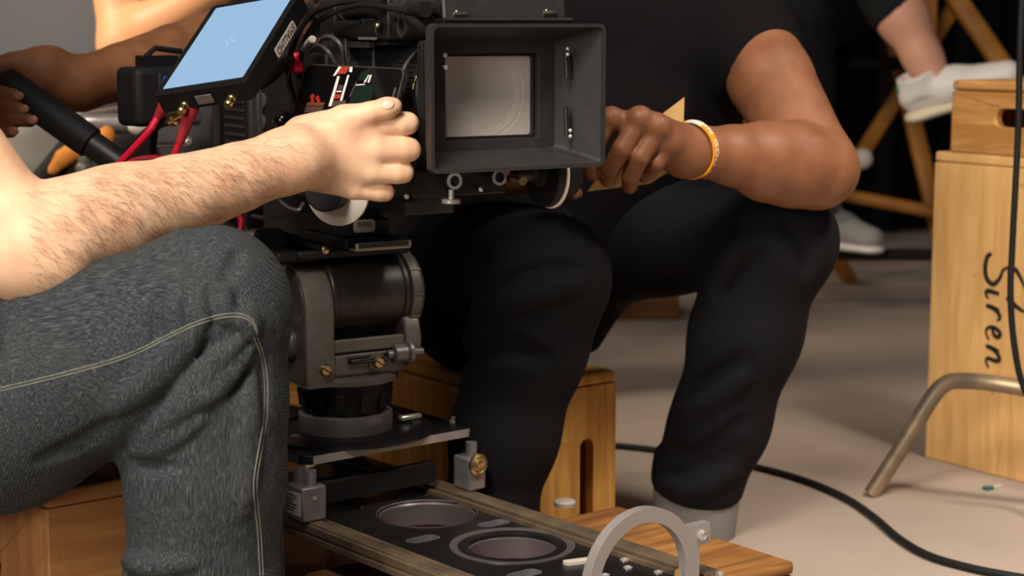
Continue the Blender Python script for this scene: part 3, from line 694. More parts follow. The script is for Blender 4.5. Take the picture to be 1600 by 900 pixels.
# tilt table
part('tilt_table', MB().fbox(HF, -.08, .046, -.075, .085, .224, .236), M['black'], hdn, bevel=.004)
part('balance_housing', MB().fbox(HF, -.06, .040, .05, .112, .2225, .236), M['black'], hdn, bevel=.004)
q = onplane(508, 391, hd(.0465, 0, 0), -CA); part('screw', MB().lathe(q, -CA, [(.0055, 0), (.0055, .002), (.003, .004)], 16), M['brass'], hdn)
part('quick_release', MB().fbox(HF, -.07, .066, -.056, .028, .237, .250), M['black'], hdn, bevel=.002)
F6 = Fr(hd(.0662, -.016, .2425), CS, unit(V(0, 0, 1)), -CA)
part('release_bar', MB().fbox(HF, .06, .082, -.058, .022, .236, .2385).fbox(HF, .0795, .083, -.058, .022, .2385, .2465), M['steel'], hdn, bevel=.001, label='bright worn release bar')
part('release_bar_face', MB().fbox(HF, .0828, .0834, -.054, .018, .2395, .2457), M['gund'], hdn, smooth=0)
part('riser', MB().fbox(HF, -.1, .045, -.045, .022, .2505, .272), M['black'], hdn, bevel=.002)
F7 = Fr(hd(.0455, -.0, .2625), CS, (0, 0, 1), -CA); q = F7.loc(onplane(569, 353, F7.o, -CA))
st = part('barcode_sticker', MB().prism(F7, rrect(q[0], q[1], .031, .0165, .005), -.0001, .0006), M['pale'], hdn, label='pale rounded barcode sticker')
mb = MB(); x = q[0]-.011
while x < q[0]+.011: ww = random.choice((.0005, .0009, .0013)); mb.fbox(F7, x, x+ww, q[1]-.001, q[1]+.0055, .0006, .0008); x += ww+random.choice((.0006, .001))
part('bars', mb, M['ink'], st, smooth=0)
q = onplane(417, 386, hd(-.05, 0, 0), -CA)
ros = q
part('handle_rosette', MB().lathe(q+CS*.012, -CS, [(.022, 0), (.025, .002), (.025, .03), (.02, .034), (.012, .06)], 32), M['dark'], hdn)
q = onplane(400, 398, hd(-.04, .12, 0), -CA); part('handle_bolt', MB().ball(q, .0065, 12), M['brass'], hdn)

# pan handle
Hend = at(6, 127, 2.46); H1 = at(145, 226, 2.44); H2 = at(205, 268, 2.43); Hr = ros+CS*.02-V(0, 0, .0)
pan = thing('pan_handle', 'long black pan handle running up from the tripod head into the dark hand', 'handle', Hr)
part('shaft', MB().tube([Hr, (Hr+H2)/2+V(0, 0, .004), H2, H1+(H1-H2)*.1], .0125, 16), M['black'], pan)
part('sleeve', MB().cyl(H2+(H2-H1)*.25, H1+(H1-H2)*.05, .0185), M['black'], pan, bevel=.002)
dH = unit(Hend-H1)
part('grip', MB().lathe(H1, dH, [(.017, 0), (.022, .004), (.0225, .02), (.0225, np.linalg.norm(Hend-H1)*.9), (.021, np.linalg.norm(Hend-H1)), (.012, np.linalg.norm(Hend-H1)+.006)], 28), M['black_rub'], pan, label='thick black rubber grip')

# ================================================================ the cinema camera
cine = thing('cinema_camera', 'black cinema camera with long lens, rods and cables on the tripod head', 'camera', cm(.4, .02, -.155))
def cbox(name, b0, b1, s0, s1, u0, u1, m='black', parent=None, bev=.003, **k): return part(name, MB().fbox(CFr, b0, b1, s0, s1, u0, u1), M[m], parent or cine, bevel=bev, **k)
body = part('camera_body', MB().fbox(CFr, .30, .70, -.075, .075, -.125, .055), M['dark'], cine, bevel=.006)
cbox('lens_mount_block', .255, .30, -.06, .06, -.075, .06, 'dark')
cbox('battery', .705, .80, -.06, .06, -.10, .07, 'black_rub', bev=.012, label='rounded black battery at the back')
cbox('dovetail_plate', .22, .60, -.035, .035, -.155, -.128, 'gund', bev=.002)
cbox('side_module', .33, .62, .076, .090, -.085, .045, 'black', bev=.004)
# cooling grille towards the back
g = cbox('vent_panel', .575, .665, .0905, .094, -.115, .03, 'dark', bev=.002)
for i in range(11):
    part('vent_slat', MB().fbox(CFr, .585, .655, .0942, .0965, -.108+i*.0115, -.1045+i*.0115), M['gund'], g, smooth=0)
for b in (.532, .556, .69): part('edge_bar', MB().fbox(CFr, b-.005, b+.005, .0905, .1, -.12, .04), M['gund'], cine, bevel=.002)
# round buttons on a light strap and the zig-zag letter
FS = Fr(cm(.5, .0905, 0), -CA, (0, 0, 1), CS); sgs = 1 if np.dot(np.cross(FS.x, FS.y), FS.z) > 0 else -1
def sidepx(px, py): return FS.loc(onplane(px, py, FS.o, CS))
for px, py, r in ((410, 190, .0105), (411, 157, .0105)):
    q = FS.loc(onplane(px, py, FS.o, CS)); part('round_button', MB().lathe(FS.p(q[0], q[1], 0), CS, [(r, 0), (r, .0015), (r*.8, .002)], 24), M['cableg'], cine)
q0 = sidepx(410, 175); q1 = sidepx(410, 225); part('button_strap', MB().fbox(FS, q0[0]-.0025, q0[0]+.0025, q1[1], q0[1], 0, .001), M['cableg'], cine, smooth=0)
mb = MB(); zz = [sidepx(x, y) for x, y in ((384, 186), (391, 194), (382, 199), (392, 206), (381, 212), (390, 220))]
mb.tube([FS.p(a[0], a[1], .0006) for a in zz], .0016, 6); part('zigzag_letter', mb, M['inkw'], cine)
part('black_ball_knob', MB().ball(onplane(442, 189, cm(.4, .105, 0), CS), .0135, 20).cyl(onplane(442, 189, cm(.4, .105, 0), CS), onplane(442, 189, cm(.4, .09, 0), CS), .006), M['glossb'], cine)
# lens
lens = part('lens', MB().lathe(cm(.265, 0, 0), -CA, [(.05, 0), (.056, .004), (.056, .045), (.060, .048), (.060, .075), (.057, .078), (.057, .082), (.0615, .086), (.0615, .125), (.058, .128), (.058, .150), (.062, .152), (.062, .168), (.058, .1695)], 72), M['black'], cine, smooth=30)
part('front_ring', MB().lathe(cm(.0925, 0, 0), -CA, [(.060, 0), (.060, .008), (.055, .010), (.054, .004), (.046, .002), (.0455, -.004), (.043, -.006), (.0, -.006)], 64, caps=False), M['gund'], lens, smooth=25)
part('front_glass', MB().lathe(cm(.096, 0, 0), -CA, [(.042, 0), (.036, .004), (.024, .0075), (.012, .0092), (.001, .0098)], 48, caps=False), M['glossb'], lens, smooth=80)
for r_ in (.0545, .0475, .0435): part('ring_glint', MB().ring(cm(.0925, 0, 0), -CA, r_-.0012, r_, .009, .0104, 64), M['white'], lens)  # white rings: painted glints of the lens rim behind the filter
for hh in (.05, .09, .158):
    mb = MB()
    for i in range(60):
        a = 2*PI*i/60; d = CS*math.cos(a)+V(0, 0, 1)*math.sin(a); r_ = {.05: .060, .09: .0615, .158: .062}[hh]
        mb.fbox(Fr(cm(.265-hh-.012, 0, 0)+d*r_, d, np.cross(-CA, d), -CA), -.001, .0016, -.0016, .0016, -.010, .010)
    part('ring_teeth', mb, M['dark'], lens, smooth=0, kind='stuff')
def barrel(px, py, r=.0622):
    """point of the picture on the lens barrel -> (angle, b)"""
    best = None
    for b in np.linspace(.09, .25, 81):
        for a in np.linspace(-1.2, 1.2, 121):
            p = cm(b, r*math.cos(a), r*math.sin(a))-EYE; D = p@_F; d = (800+FPX*p[0]/D-px)**2+(450-FPX*(p@_U)/D-py)**2
            if best is None or d < best[0]: best = (d, a, b)
    return best[1], best[2]
for s_, px, py, m, sz in (('6', 657, 111, 'inky', .010), ('7', 651, 124, 'inky', .010), ('8', 647, 135, 'inky', .010), ('10', 645, 152, 'cableg', .009), ('FUJI', 660, 156, 'inkw', .0085), ('19', 660, 168, 'inkg', .015), ('15', 645, 171, 'cableg', .008)):
    a, b = barrel(px, py)
    def fn(x, y, a=a, b=b):
        if len(s_) > 2: aa = a+y/.0622; bb = b-x
        else: aa = a+(y)/.0622; bb = b-x
        return cm(bb, .0638*math.cos(aa), .0638*math.sin(aa))
    part('scale_mark', text_mb(s_, sz, fn), M[m], lens, smooth=0)
# rods below and their sleeves
def tubeend(name, px, py, s, u, L, r=.0095):
    o = onplane(px, py, cm(.085, 0, 0), CA)
    t = part(name, MB().lathe(o, CA, [(r*.55, .002), (r*.62, 0), (r, 0), (r, L), (r*.5, L)], 28), M['black'], cine)
    part('bright_rim', MB().ring(o, -CA, r*.68, r*1.04, -.001, .0016, 28), M['steel'], t)
    return o
oa = tubeend('rod', 710, 283, 0, 0, .32); ob = tubeend('rod', 780, 277, 0, 0, .32)
la = CFr.loc(oa); lb = CFr.loc(ob)
cbox('rod_clamp', .105, .15, lb[1]-.022, la[1]+.045, la[2]-.020, la[2]+.012, 'black', bev=.002)
cbox('rod_clamp_cap', .098, .16, lb[1]-.012, la[1]+.012, la[2]+.0125, la[2]+.030, 'dark', bev=.002)
q = onplane(705, 296, cm(.10, 0, 0), CA); part('thumbscrew', MB().cyl(q, q-V(0, 0, .011), .0035, n=12).lathe(q-V(0, 0, .017), (0, 0, 1), [(.010, 0), (.0115, .001), (.0115, .005), (.010, .006)], 20), M['steel'], cine, label='steel thumbscrew')
for px, py in ((635, 307), (751, 296)): part('steel_stud', MB().ball(onplane(px, py, cm(.1, 0, 0), CA), .0035, 10), M['steel'], cine)
q = onplane(817, 282, cm(.06, 0, 0), CA); part('brass_stud', MB().cyl(q+CA*.03, q, .0055, n=16).ring(q, -CA, .0022, .0052, -.001, .0015, 16), M['brass'], cine)
# follow focus: the wheel the fair hand holds and the one on the far side
q = onplane(529, 300, cm(.15, .115, 0), CS); FAX = unit(CS*.74-CA*.6)
ff = part('focus_wheel', MB().lathe(q, FAX, [(.0, -.0005), (.041, -.0005), (.0415, .0), (.0415, .004), (.040, .0045), (.0, .0045)], 56, caps=False), M['white'], cine, label='white focus marking disc')
part('focus_knob', MB().lathe(q-FAX*.0+V(-.006, 0, .004), FAX, [(.024, .005), (.026, .006), (.026, .028), (.024, .030), (.0, .030)], 40, caps=False), M['black_rub'], ff)
mb = MB().cyl(q-FAX*.001, q-FAX*.03, .010).cyl(q-FAX*.03, cm(.16, .05, CFr.loc(q)[2]), .010); part('focus_shaft', mb, M['dark'], ff)
cbox('focus_gearbox', .135, .19, .02, .062, -.10, -.066, 'dark')
q2 = onplane(846, 271, cm(.13, -.085, 0), CS)
f2 = part('far_focus_wheel', MB().lathe(q2, -CS, [(.0, 0), (.040, 0), (.041, .002), (.041, .010), (.0, .010)], 56, caps=False), M['dark'], cine)
part('white_rim', MB().ring(q2, -CS, .036, .0432, .0102, .0135, 56), M['white'], f2, label='white marking rim')
part('far_knob', MB().lathe(q2, -CS, [(.028, .014), (.03, .016), (.03, .04), (.0, .04)], 36, caps=False), M['black_rub'], f2)
part('hub', MB().lathe(q2, CS, [(.016, 0), (.016, .006), (.009, .008), (.009, .04)], 28), M['gund'], f2)
Ft = Fr(q2+CS*.0004, unit(CA*-.6+V(0, 0, .8)), unit(CA*.8+V(0, 0, .6)), CS)
# stack on the top: cheese plate, rods with clamps, handle
cbox('top_plate', .22, .68, -.05, .06, .0555, .064, 'gund', bev=.002)
for s_, u_ in ((.058, .098), (.030, .098)):
    rt = part('top_rod', MB().lathe(cm(.12, s_, u_), CA, [(.004, 0), (.0095, .0), (.0095, .42), (.004, .42)], 24), M['black'], cine)
    for b in (.16, .175, .185, .33, .40, .44): part('rod_ring', MB().ring(cm(b, s_, u_), CA, .0095, .0125, 0, .006, 24), M['gund'], rt)
cbox('rod_bridge', .34, .385, -.045, .072, .064, .112, 'black', bev=.003)
cbox('rod_bridge', .19, .22, -.045, .072, .062, .112, 'black', bev=.003)
part('handle_grip', MB().tube(spline([cm(.2, 0, .112), cm(.21, 0, .15), cm(.25, 0, .165), cm(.45, 0, .165), cm(.5, 0, .15), cm(.52, 0, .06)], 6), .014, 14), M['black_rub'], cine)
for px, py, r in ((565, 43, .010), (628, 42, .012)):
    q = onplane(px, py, cm(.3, .078, 0), CS); part('motor_port', MB().lathe(q-CS*.04, CS, [(r*1.1, 0), (r*1.1, .036), (r, .04), (r*.75, .04), (r*.7, .034), (0, .034)], 28, caps=False), M['black'], cine)
    part('port_rim', MB().ring(q, CS, r*.78, r*1.0, 0, .0012, 28), M['gund'], cine)
q = onplane(590, 40, cm(.3, .08, 0), CS); part('port_screw', MB().ball(q, .0042, 12), M['brass'], cine)
q = onplane(560, 47, cm(.34, .07, 0), CS); part('cross_motor', MB().cyl(q-CA*.07, q+CA*.05, .012), M['dark'], cine, bevel=.002)
FL = Fr(cm(.36, .0775, 0), -CA, (0, 0, 1), CS); q = FL.loc(onplane(575, 55, FL.o, CS)); part('name_plate', MB().prism(FL, rrect(q[0], q[1], .052, .011, .003), 0, .0012), M['gun'], cine, label='worn grey name plate')
cbox('bracket_arm', .30, .345, .066, .0765, -.0, .07, 'gund', bev=.003)
cbox('crossbar', .24, .46, .064, .074, .052, .060, 'gund', bev=.001)
# loose cables over the camera side
def cab(name, pts, r, m='cable', parent=None, n=8, **k): return part(name, MB().tube(spline(pts, 8), r, n), M[m], parent if parent is not None else cine, smooth=60, **k)
pc = lambda px, py, s=.11, b=.4: onplane(px, py, cm(b, s, 0), CS)
cab('grey_lead', [pc(495, 72), pc(507, 58, .115), pc(522, 60, .12), pc(534, 74, .115), pc(538, 100, .105)], .0028, 'cableg')
cab('grey_lead', [pc(483, 82), pc(497, 71, .115), pc(512, 80, .115), pc(524, 98, .105)], .0028, 'cableg')
cab('black_lead', [pc(600, 2, .08), pc(540, 2, .1), pc(490, 20, .12), pc(462, 60, .13), pc(450, 110, .12), pc(460, 160, .1)], .004, 'cable')
cab('black_lead', [pc(640, 18, .085), pc(560, 8, .095), pc(500, 32, .11), pc(474, 70, .115), pc(468, 120, .1)], .0035, 'cable')
cab('black_lead', [pc(452, 105, .12), pc(449, 130, .12), pc(456, 150, .11), pc(465, 175, .1)], .0022, 'cableg')
cab('chrome_lead', [pc(438, 313, .10, .35), pc(450, 323, .11, .35), pc(466, 328, .11, .35), pc(474, 318, .1, .35)], .0022, 'steel')
cab('black_lead', [pc(395, 338, .10, .45), pc(420, 341, .11, .45), pc(450, 338, .1, .45)], .0028, 'gund')
plug = part('white_plug', MB().cyl(pc(474, 76, .112), pc(489, 61, .116), .0052, n=16), M['pale'], cine, bevel=.0015, label='pale grey cable plug')
part('red_plug', MB().fbox(Fr(pc(463, 99, .112), unit(pc(470, 99)-pc(463, 99)), CS, (0, 0, 1)), -.009, .009, -.008, .008, -.013, .014), M['red'], cine, bevel=.004, label='bright red connector')
q = onplane(395, 392, cm(.6, .08, 0), CS)

# ---------------------------------------------------------------- matte box
mbx = thing('matte_box', 'black matte box hood with filter glass painted reflection-grey on the front of the lens', 'matte box', cm(.03, 0, -.09))
Fm = Fr(CO, -CS, (0, 0, 1), -CA)          # right, up, towards us
def frame(name, outer, inner, z0, z1, m='hood', **k): return part(name, MB().prism(Fm, outer, z0, z1, [inner]), M[m], mbx, smooth=30, **k)
cx, cz = EP0 = (0.0, -.0015)
W2, H2_ = .232, .166
frame('hood_rim', rrect(0, cz, W2, H2_, .008), rrect(0, cz, W2-.008, H2_-.008, .006), -.012, 0, bevel=.001)
# sloping inner walls
def ringpts(w_, h_, z, x0=0, y0=cz, r=.006): return [Fm.p(x, y, z) for x, y in rrect(x0, y0, w_, h_, r, 4)]
A_ = ringpts(W2-.008, H2_-.008, -.004); B_ = ringpts(.165, .125, -.062)
walls = {'right_flap': (0, 1), 'top_flap': (1, 2), 'left_flap': (2, 3), 'bottom_flap': (3, 4)}
T = .0025
outerA = ringpts(W2-.002, H2_-.002, -.004); outerB = ringpts(.170, .130, -.062)
ii = {'top': (2, 7), 'left': (7, 12), 'bottom': (12, 17), 'right': (17, 22)}
for nm, (i0, i1) in ii.items():
    ids = [i % 20 for i in range(i0, i1+1)]; m_ = len(ids); mb = MB()
    vs = [A_[i] for i in ids]+[B_[i] for i in ids]+[outerA[i] for i in ids]+[outerB[i] for i in ids]; fs = []
    for k in range(m_-1): fs += [(k, k+1, m_+k+1, m_+k), (2*m_+k, 3*m_+k, 3*m_+k+1, 2*m_+k+1), (k, 2*m_+k, 2*m_+k+1, k+1), (m_+k, m_+k+1, 3*m_+k+1, 3*m_+k)]
    fs += [(0, m_, 3*m_, 2*m_), (m_-1, 3*m_-1, 4*m_-1, 2*m_-1)]
    mb.add(vs, fs); part(nm+'_flap', mb, M['hood'], mbx, smooth=35)
frame('filter_frame', rrect(0, cz, .172, .132, .006), rrect(-.001, cz-.001, .128, .100, .004), -.071, -.060, bevel=.0012)
frame('filter_tray', rrect(-.001, cz-.001, .136, .110, .004), rrect(-.001, cz-.001, .121, .093, .004), -.080, -.0715, 'black', bevel=.0008)
part('filter_glass', MB().prism(Fm, rrect(-.001, cz-.001, .124, .096, .003), -.0795, -.0772), M['filter'], mbx, label='filter glass with its grey reflection painted in')
part('back_plate', MB().prism(Fm, rrect(0, cz, .168, .128, .006), -.092, -.0805, [circ(0, 0, .0615, 56)]), M['black'], mbx, bevel=.001, smooth=30)
fw = lambda px, py, b: Fm.loc(onplane(px, py, cm(b, 0, 0), CA))
for px, py in ((694, 86), (695, 105)):
    q = fw(px, py, .028); part('rivet', MB().lathe(Fm.p(q[0], q[1], q[2]+.002), -CA, [(.0026, -.004), (.0026, .0008), (.0016, .0012)], 12), M['steel'], mbx)
for y0, y1 in ((80, 122), (167, 215)):
    a = onplane(884, y0, cm(.046, -.085, 0), CS*.97+CA*.2); b = onplane(886, y1, cm(.046, -.085, 0), CS*.97+CA*.2)
    part('flap_hinge', MB().cyl(a, b, .0028, n=12), M['black'], mbx)
for px, py in ((887, 76), (887, 85), (891, 204), (891, 213)):
    q = onplane(px, py, cm(.046, -.083, 0), CS*.97+CA*.2); part('rivet', MB().ball(q, .0026, 10), M['steel'], mbx)
q = fw(865, 140, .066); part('tray_catch', MB().ball(Fm.p(q[0], q[1], q[2]), .0025, 10), M['steel'], mbx)
# upper french flag standing behind the rim
q0 = fw(697, 20, .035); q1 = fw(884, 20, .035)
part('french_flag', MB().fbox(Fr(cm(.035, 0, .083), -CS, unit(V(0, 0, 1)+CA*.12), -CA), q0[0], q1[0], 0, .15, -.004, 0), M['hood'], mbx, bevel=.001, label='upright black flag above the hood')
part('flag_edge', MB().fbox(Fr(cm(.035, 0, .083), -CS, unit(V(0, 0, 1)+CA*.12), -CA), q0[0]-.0015, q0[0]-.0002, 0, .15, -.004, .0008), M['anod'], mbx, smooth=0)
for px, py in ((718, 27), (858, 25)):
    q = onplane(px, py, cm(.028, 0, 0), CA); cl = part('flag_clip', MB().fbox(Fr(q, -CS, unit(V(0, 0, 1)-CA*.6), unit(-CA-V(0, 0, .6))), -.010, .011, -.007, .006, -.004, .002), M['gund'], mbx, bevel=.002)
    part('clip_pin', MB().ball(q-CS*-.004+V(0, 0, .006), .0024, 10), M['brass'], cl)
part('flag_hinge', MB().cyl(cm(.026, q0[1]*0+.085, .0855), cm(.026, -.085, .0855), .003, n=10), M['black'], mbx)

# ---------------------------------------------------------------- monitor
MC = at(362, 72, 2.12); MU = unit(V(.0915, -.040, .014)); MV = V(.0405, .124, .089); MV = unit(MV-MU*np.dot(MV, MU)); MN = np.cross(MU, MV)
MF = Fr(MC, MU, MV, MN)
c_ = [MF.loc(onplane(x, y, MC, MN)) for x, y in ((325, 18), (447, -2), (393, 120), (271, 139))]
sw = (np.linalg.norm(c_[1]-c_[0])+np.linalg.norm(c_[2]-c_[3]))/2; sh = (np.linalg.norm(c_[0]-c_[3])+np.linalg.norm(c_[1]-c_[2]))/2; sc_ = sum(c_)/4
MF = Fr(MF.p(*sc_), MU, MV, MN)
mon = thing('field_monitor', 'tilted black field monitor with a glowing pale blue screen beside the camera', 'monitor', MF.p(0, -sh/2, -.02))
bz = .0085
shell = part('monitor_shell', MB().prism(MF, rrect(0, -.002, sw+2*bz, sh+2*bz+.003, .006), -.022, .002), M['shell'], mon, bevel=.0015, smooth=30)
part('screen', MB().prism(MF, rrect(0, 0, sw, sh, .0015), .0021, .0026), M['screen'], mon, smooth=0, label='glowing pale blue screen')
for a0, a1, b0, b1 in ((-.008, -.001, 0, .0006), (.002, .009, 0, .0006), (0, .0006, -.011, -.003), (0, .0006, .003, .011)):
    part('crosshair', MB().fbox(MF, a0, a1, b0, b1, .0026, .0029), M['crosshair'], mon, smooth=0)
FM2 = Fr(MF.p(sw/2+bz, 0, -.010), -MV, -MN, MU)
q = FM2.loc(onplane(446, 61, FM2.o, MU))
nb = part('name_label', MB().prism(FM2, rrect(q[0], q[1], .062, .0125, .003), 0, .0006), M['pale'], mon, label='pale name strip on the side')
part('name_print', text_mb('SMALLHD', .0125, lambda x, y: FM2.p(q[0]+x*1.02, q[1]+y, .0009)), M['ink'], nb, smooth=0)
for sx, L in ((-.028, .02), (.036, .018)):
    q = MF.p(sx, -sh/2-bz-.002, -.016); p_ = part('gold_socket', MB().lathe(q, -MV, [(.0058, 0), (.0058, .004), (.0048, .005), (.0048, .009), (.0055, .010), (.0055, .014), (.004, .016)], 20), M['brass'], mon)
q = MF.p(.0, -sh/2-bz-.0035, -.012)
part('menu_plate', MB().fbox(Fr(q, MU, MN, MV), -.010, .012, -.006, .006, -.001, .0005), M['gun'], mon, bevel=.0005)
part('mount_arm', MB().tube(spline([MF.p(0, .02, -.026), MF.p(.01, .0, -.06), cm(.45, .06, .06)], 8), .009, 12), M['black'], mon)
part('mount_joint', MB().ball(MF.p(.0, .02, -.033), .014, 16), M['black'], mon)
# battery pack hooked behind the monitor at the left
bp = thing('battery_pack', 'rounded black battery pack standing behind the monitor at its left', 'battery', at(237, 178, 2.42))
BF = Fr(at(236, 140, 2.42), unit(V(.75, .66, 0)), unit(V(-.66, .75, 0)), (0, 0, 1))
part('pack_case', MB().fbox(BF, -.022, .05, 0, .06, -.05, .03), M['black_rub'], bp, bevel=.010, seg=4)
part('pack_strip', MB().fbox(BF, .012, .017, -.0015, 0, -.045, .022), M['gund'], bp, bevel=.0005)
part('pack_bracket', MB().fbox(BF, -.0, .05, .01, .04, .030, .045).tube([BF.p(.0, .02, .04), BF.p(.02, .02, .055), BF.p(.06, .02, .05)], .004, 8), M['dark'], bp)
part('blue_plug', MB().cyl(onplane(261, 120, BF.p(0, -.01, 0), BF.y), onplane(259, 131, BF.p(0, -.01, 0), BF.y), .005, n=14), mat('blue_plastic', lin(20, 70, 150), .5), bp, label='small blue plug')
part('pack_post', MB().tube([BF.p(.02, .03, -.05), BF.p(.03, .06, -.12), cm(.66, .05, -.10)], .007, 10), M['black'], bp)
# ---------------------------------------------------------------- phone
PC = at(546, 150, 2.15); PU = unit(V(.114, -.090, -.003)); PD = unit(V(-.018, -.021, -.070)); PD = unit(PD-PU*np.dot(PD, PU)); PV = -PD; PN = np.cross(PU, PV)
if PN[1] > 0: PN = -PN
PF0 = Fr(PC, PU, PV, PN)
tl = PF0.loc(onplane(479, 99, PC, PN)); tr = PF0.loc(onplane(634, 105, PC, PN)); bl = PF0.loc(onplane(455, 182, PC, PN))
pw = tr[0]-tl[0]; ph = .5*pw; PF = Fr(PF0.p((tl[0]+tr[0])/2, tl[1]-ph/2, 0), PU, PV, PN)
phone = thing('smartphone', 'black phone clipped to the camera side, its dark screen showing red and white shapes', 'phone', PF.p(0, -ph/2, 0))
part('phone_body', MB().prism(PF, rrect(0, 0, pw, ph, .010), -.009, 0), M['gund'], phone, bevel=.0015, smooth=30)
scr = part('phone_screen', MB().prism(PF, rrect(0, 0, pw-.004, ph-.004, .008), .0001, .0006), M['glossb'], phone, smooth=30)
part('speaker_slot', MB().prism(PF, rrect(pw/2-.0068, .006, .003, .02, .0014), .0006, .0009), M['cableg'], phone, smooth=0)
def scm(name, col, e): return mat(name, col, .4, emit=(col, e))
pm = {'r': scm('pic_red', lin(150, 44, 34), .3), 'w': scm('pic_white', lin(205, 190, 180), .32), 'g': scm('pic_green', lin(10, 26, 15), .3), 'o': scm('pic_orange', lin(110, 56, 24), .15), 'd': scm('pic_grey', lin(70, 52, 46), .3)}
def pq(px, py): return PF.loc(onplane(px, py, PF.o+PN*.0008, PN))
for c, poly in [('r', ((533, 104), (547, 104), (540, 115), (526, 116))), ('w', ((529, 104), (534, 104), (524, 118), (520, 119))), ('w', ((547, 104), (551, 105), (550, 113), (545, 112))),
                ('w', ((527, 119), (531, 119), (518, 166), (513, 166))), ('w', ((543, 117), (546, 117), (534, 160), (530, 160))), ('w', ((526, 142), (534, 142), (533, 144), (525, 144))), ('d', ((529, 133), (537, 133), (534, 141), (527, 141))),
                ('r', ((524, 147), (533, 147), (530, 154), (521, 154))), ('d', ((520, 157), (541, 157), (538, 166), (517, 166))), ('d', ((556, 128), (558, 128), (548, 151), (545, 151))), ('w', ((574, 117), (577, 117), (571, 129), (568, 129))),
                ('w', ((578, 117), (581, 117), (577, 129), (574, 129))), ('w', ((556, 132), (570, 131), (570, 132.6), (556, 133.6))), ('g', ((565, 112), (580, 108), (572, 124), (558, 126))),
                ('g', ((552, 135), (585, 132), (580, 160), (545, 164))), ('o', ((480, 160), (508, 160), (505, 165), (478, 165))), ('d', ((478, 166), (506, 166), (503, 174), (475, 176)))]:
    P = [pq(*q) for q in poly]; part('picture_patch', MB().add([PF.p(a[0], a[1], .0008) for a in P], [tuple(range(len(P)))]), pm[c], scr, smooth=0)
for px, py, r in ((488, 151, .0036), (496, 153, .003), (488, 158, .003), (498, 158, .0026)):
    a = pq(px, py); part('picture_patch', MB().add([PF.p(x, y, .0009) for x, y in circ(a[0], a[1], r, 14)], [tuple(range(14))]), scm('pic_glow', lin(150, 34, 22), .2), scr, smooth=0)
part('phone_clamp', MB().tube([PF.p(0, 0, -.009), PF.p(0, 0, -.03), cm(.3, .062, .03)], .007, 10), M['black'], phone)
part('side_buttons', MB().fbox(Fr(PF.p(pw/2, .0, -.0045), PV, PN, PU), -.004, .014, -.0015, .0015, -.0002, .001), M['dark'], phone)

# ---------------------------------------------------------------- red cables
def mk_cable(label, pts, r, boot, plugdir, plug=True):
    c = thing('red_cable', label, 'cable', pts[0], 'red video cables')
    part('cable_run', MB().tube(spline(pts, 10), r, 10), M['red'], c, smooth=60)
    part('boot', MB().cyl(boot[0], boot[1], .0088, .0052, n=16), M['redb'], c, label='dark red strain boot')
    if plug:
        d = unit(boot[0]-boot[1]); part('metal_plug', MB().lathe(boot[0]-d*.001, d, [(.0055, 0), (.0055, .006), (.0066, .007), (.0066, .012), (.0052, .013), (.0052, .016)], 20), M['brass'], c, label='gold bayonet plug')
    return c
b0 = at(301, 166, 2.08); b1 = at(281, 222, 2.09)
mk_cable('red cable hanging straight down from the gold plug under the monitor', [b1, at(270, 250, 2.10), at(258, 290, 2.13), at(262, 335, 2.2), at(300, 395, 2.3), at(350, 385, 2.33), at(371, 371, 2.34), at(377, 350, 2.35), at(374, 338, 2.36), at(360, 318, 2.40), at(365, 290, 2.46)], .0042, (b0, b1), None)
b0 = at(262, 156, 2.12); b1 = at(247, 182, 2.13)
mk_cable('red cable running down and left from the dark red plug behind the monitor corner', [b1, at(232, 206, 2.13), at(205, 236, 2.14), at(180, 263, 2.15), at(155, 295, 2.16), at(140, 340, 2.2), at(150, 420, 2.3)], .0044, (b0, b1), None, False)
b0 = at(298, 266, 2.18); b1 = at(282, 256, 2.17)
mk_cable('red cable arching sideways between the two other red cables above the forearm', [b1, at(262, 250, 2.165), at(235, 247, 2.16), at(205, 254, 2.16), at(180, 270, 2.165), at(165, 296, 2.17), at(160, 350, 2.2), at(190, 430, 2.3)], .0042, (b0, b1), None, False)
part('side_plug', MB().lathe(at(267, 188, 2.14), unit(at(296, 172, 2.12)-at(267, 188, 2.14)), [(.004, 0), (.0085, .001), (.0085, .008), (.006, .010), (.006, .020), (.0075, .021), (.0075, .026), (.004, .027)], 20), M['brass'], mon, label='brass plug at the monitor corner')
part('side_lead', MB().tube(spline([at(266, 188, 2.14), at(248, 194, 2.15), at(225, 212, 2.2), at(205, 230, 2.3)], 8), .006, 10), M['black_rub'], mon)
part('steel_rod', MB().tube([at(243, 226, 2.52), at(294, 224, 2.50)], .005, 10).ball(at(292, 222, 2.5), .009, 12), M['steel'], cine)

# ================================================================ people
UPZ = V(0, 0, 1)
# ---------------------------------------------------------------- man in blue jeans, left foreground
pa = thing('person', 'person in blue jeans at left, hairy forearm across the knee, hand on focus wheel', 'person', (-.62, 1.9, 0))
elb = at(34, 392, 1.80); wri = at(458, 248, 2.00); shR = at(-255, 30, 1.90)
am = lambda t: elb+(wri-elb)*t
B = Body()
B.chain([shR, shR+(elb-shR)*.5, elb], [.066, .063, .053], .008)
B.cap(elb+V(-.012, .01, -.022), elb+V(.03, 0, -.008), .036, .044, .02)
B.chain([elb, am(.14), am(.32), am(.55), am(.78), am(.93), wri], [.048, .0545, .0525, .0455, .0375, .0350, .0340], .005)
B.cap(am(.05)+V(0, 0, .018), am(.35)+V(0, 0, .012), .036, .034, .03)
fw_ = unit(wri-elb)
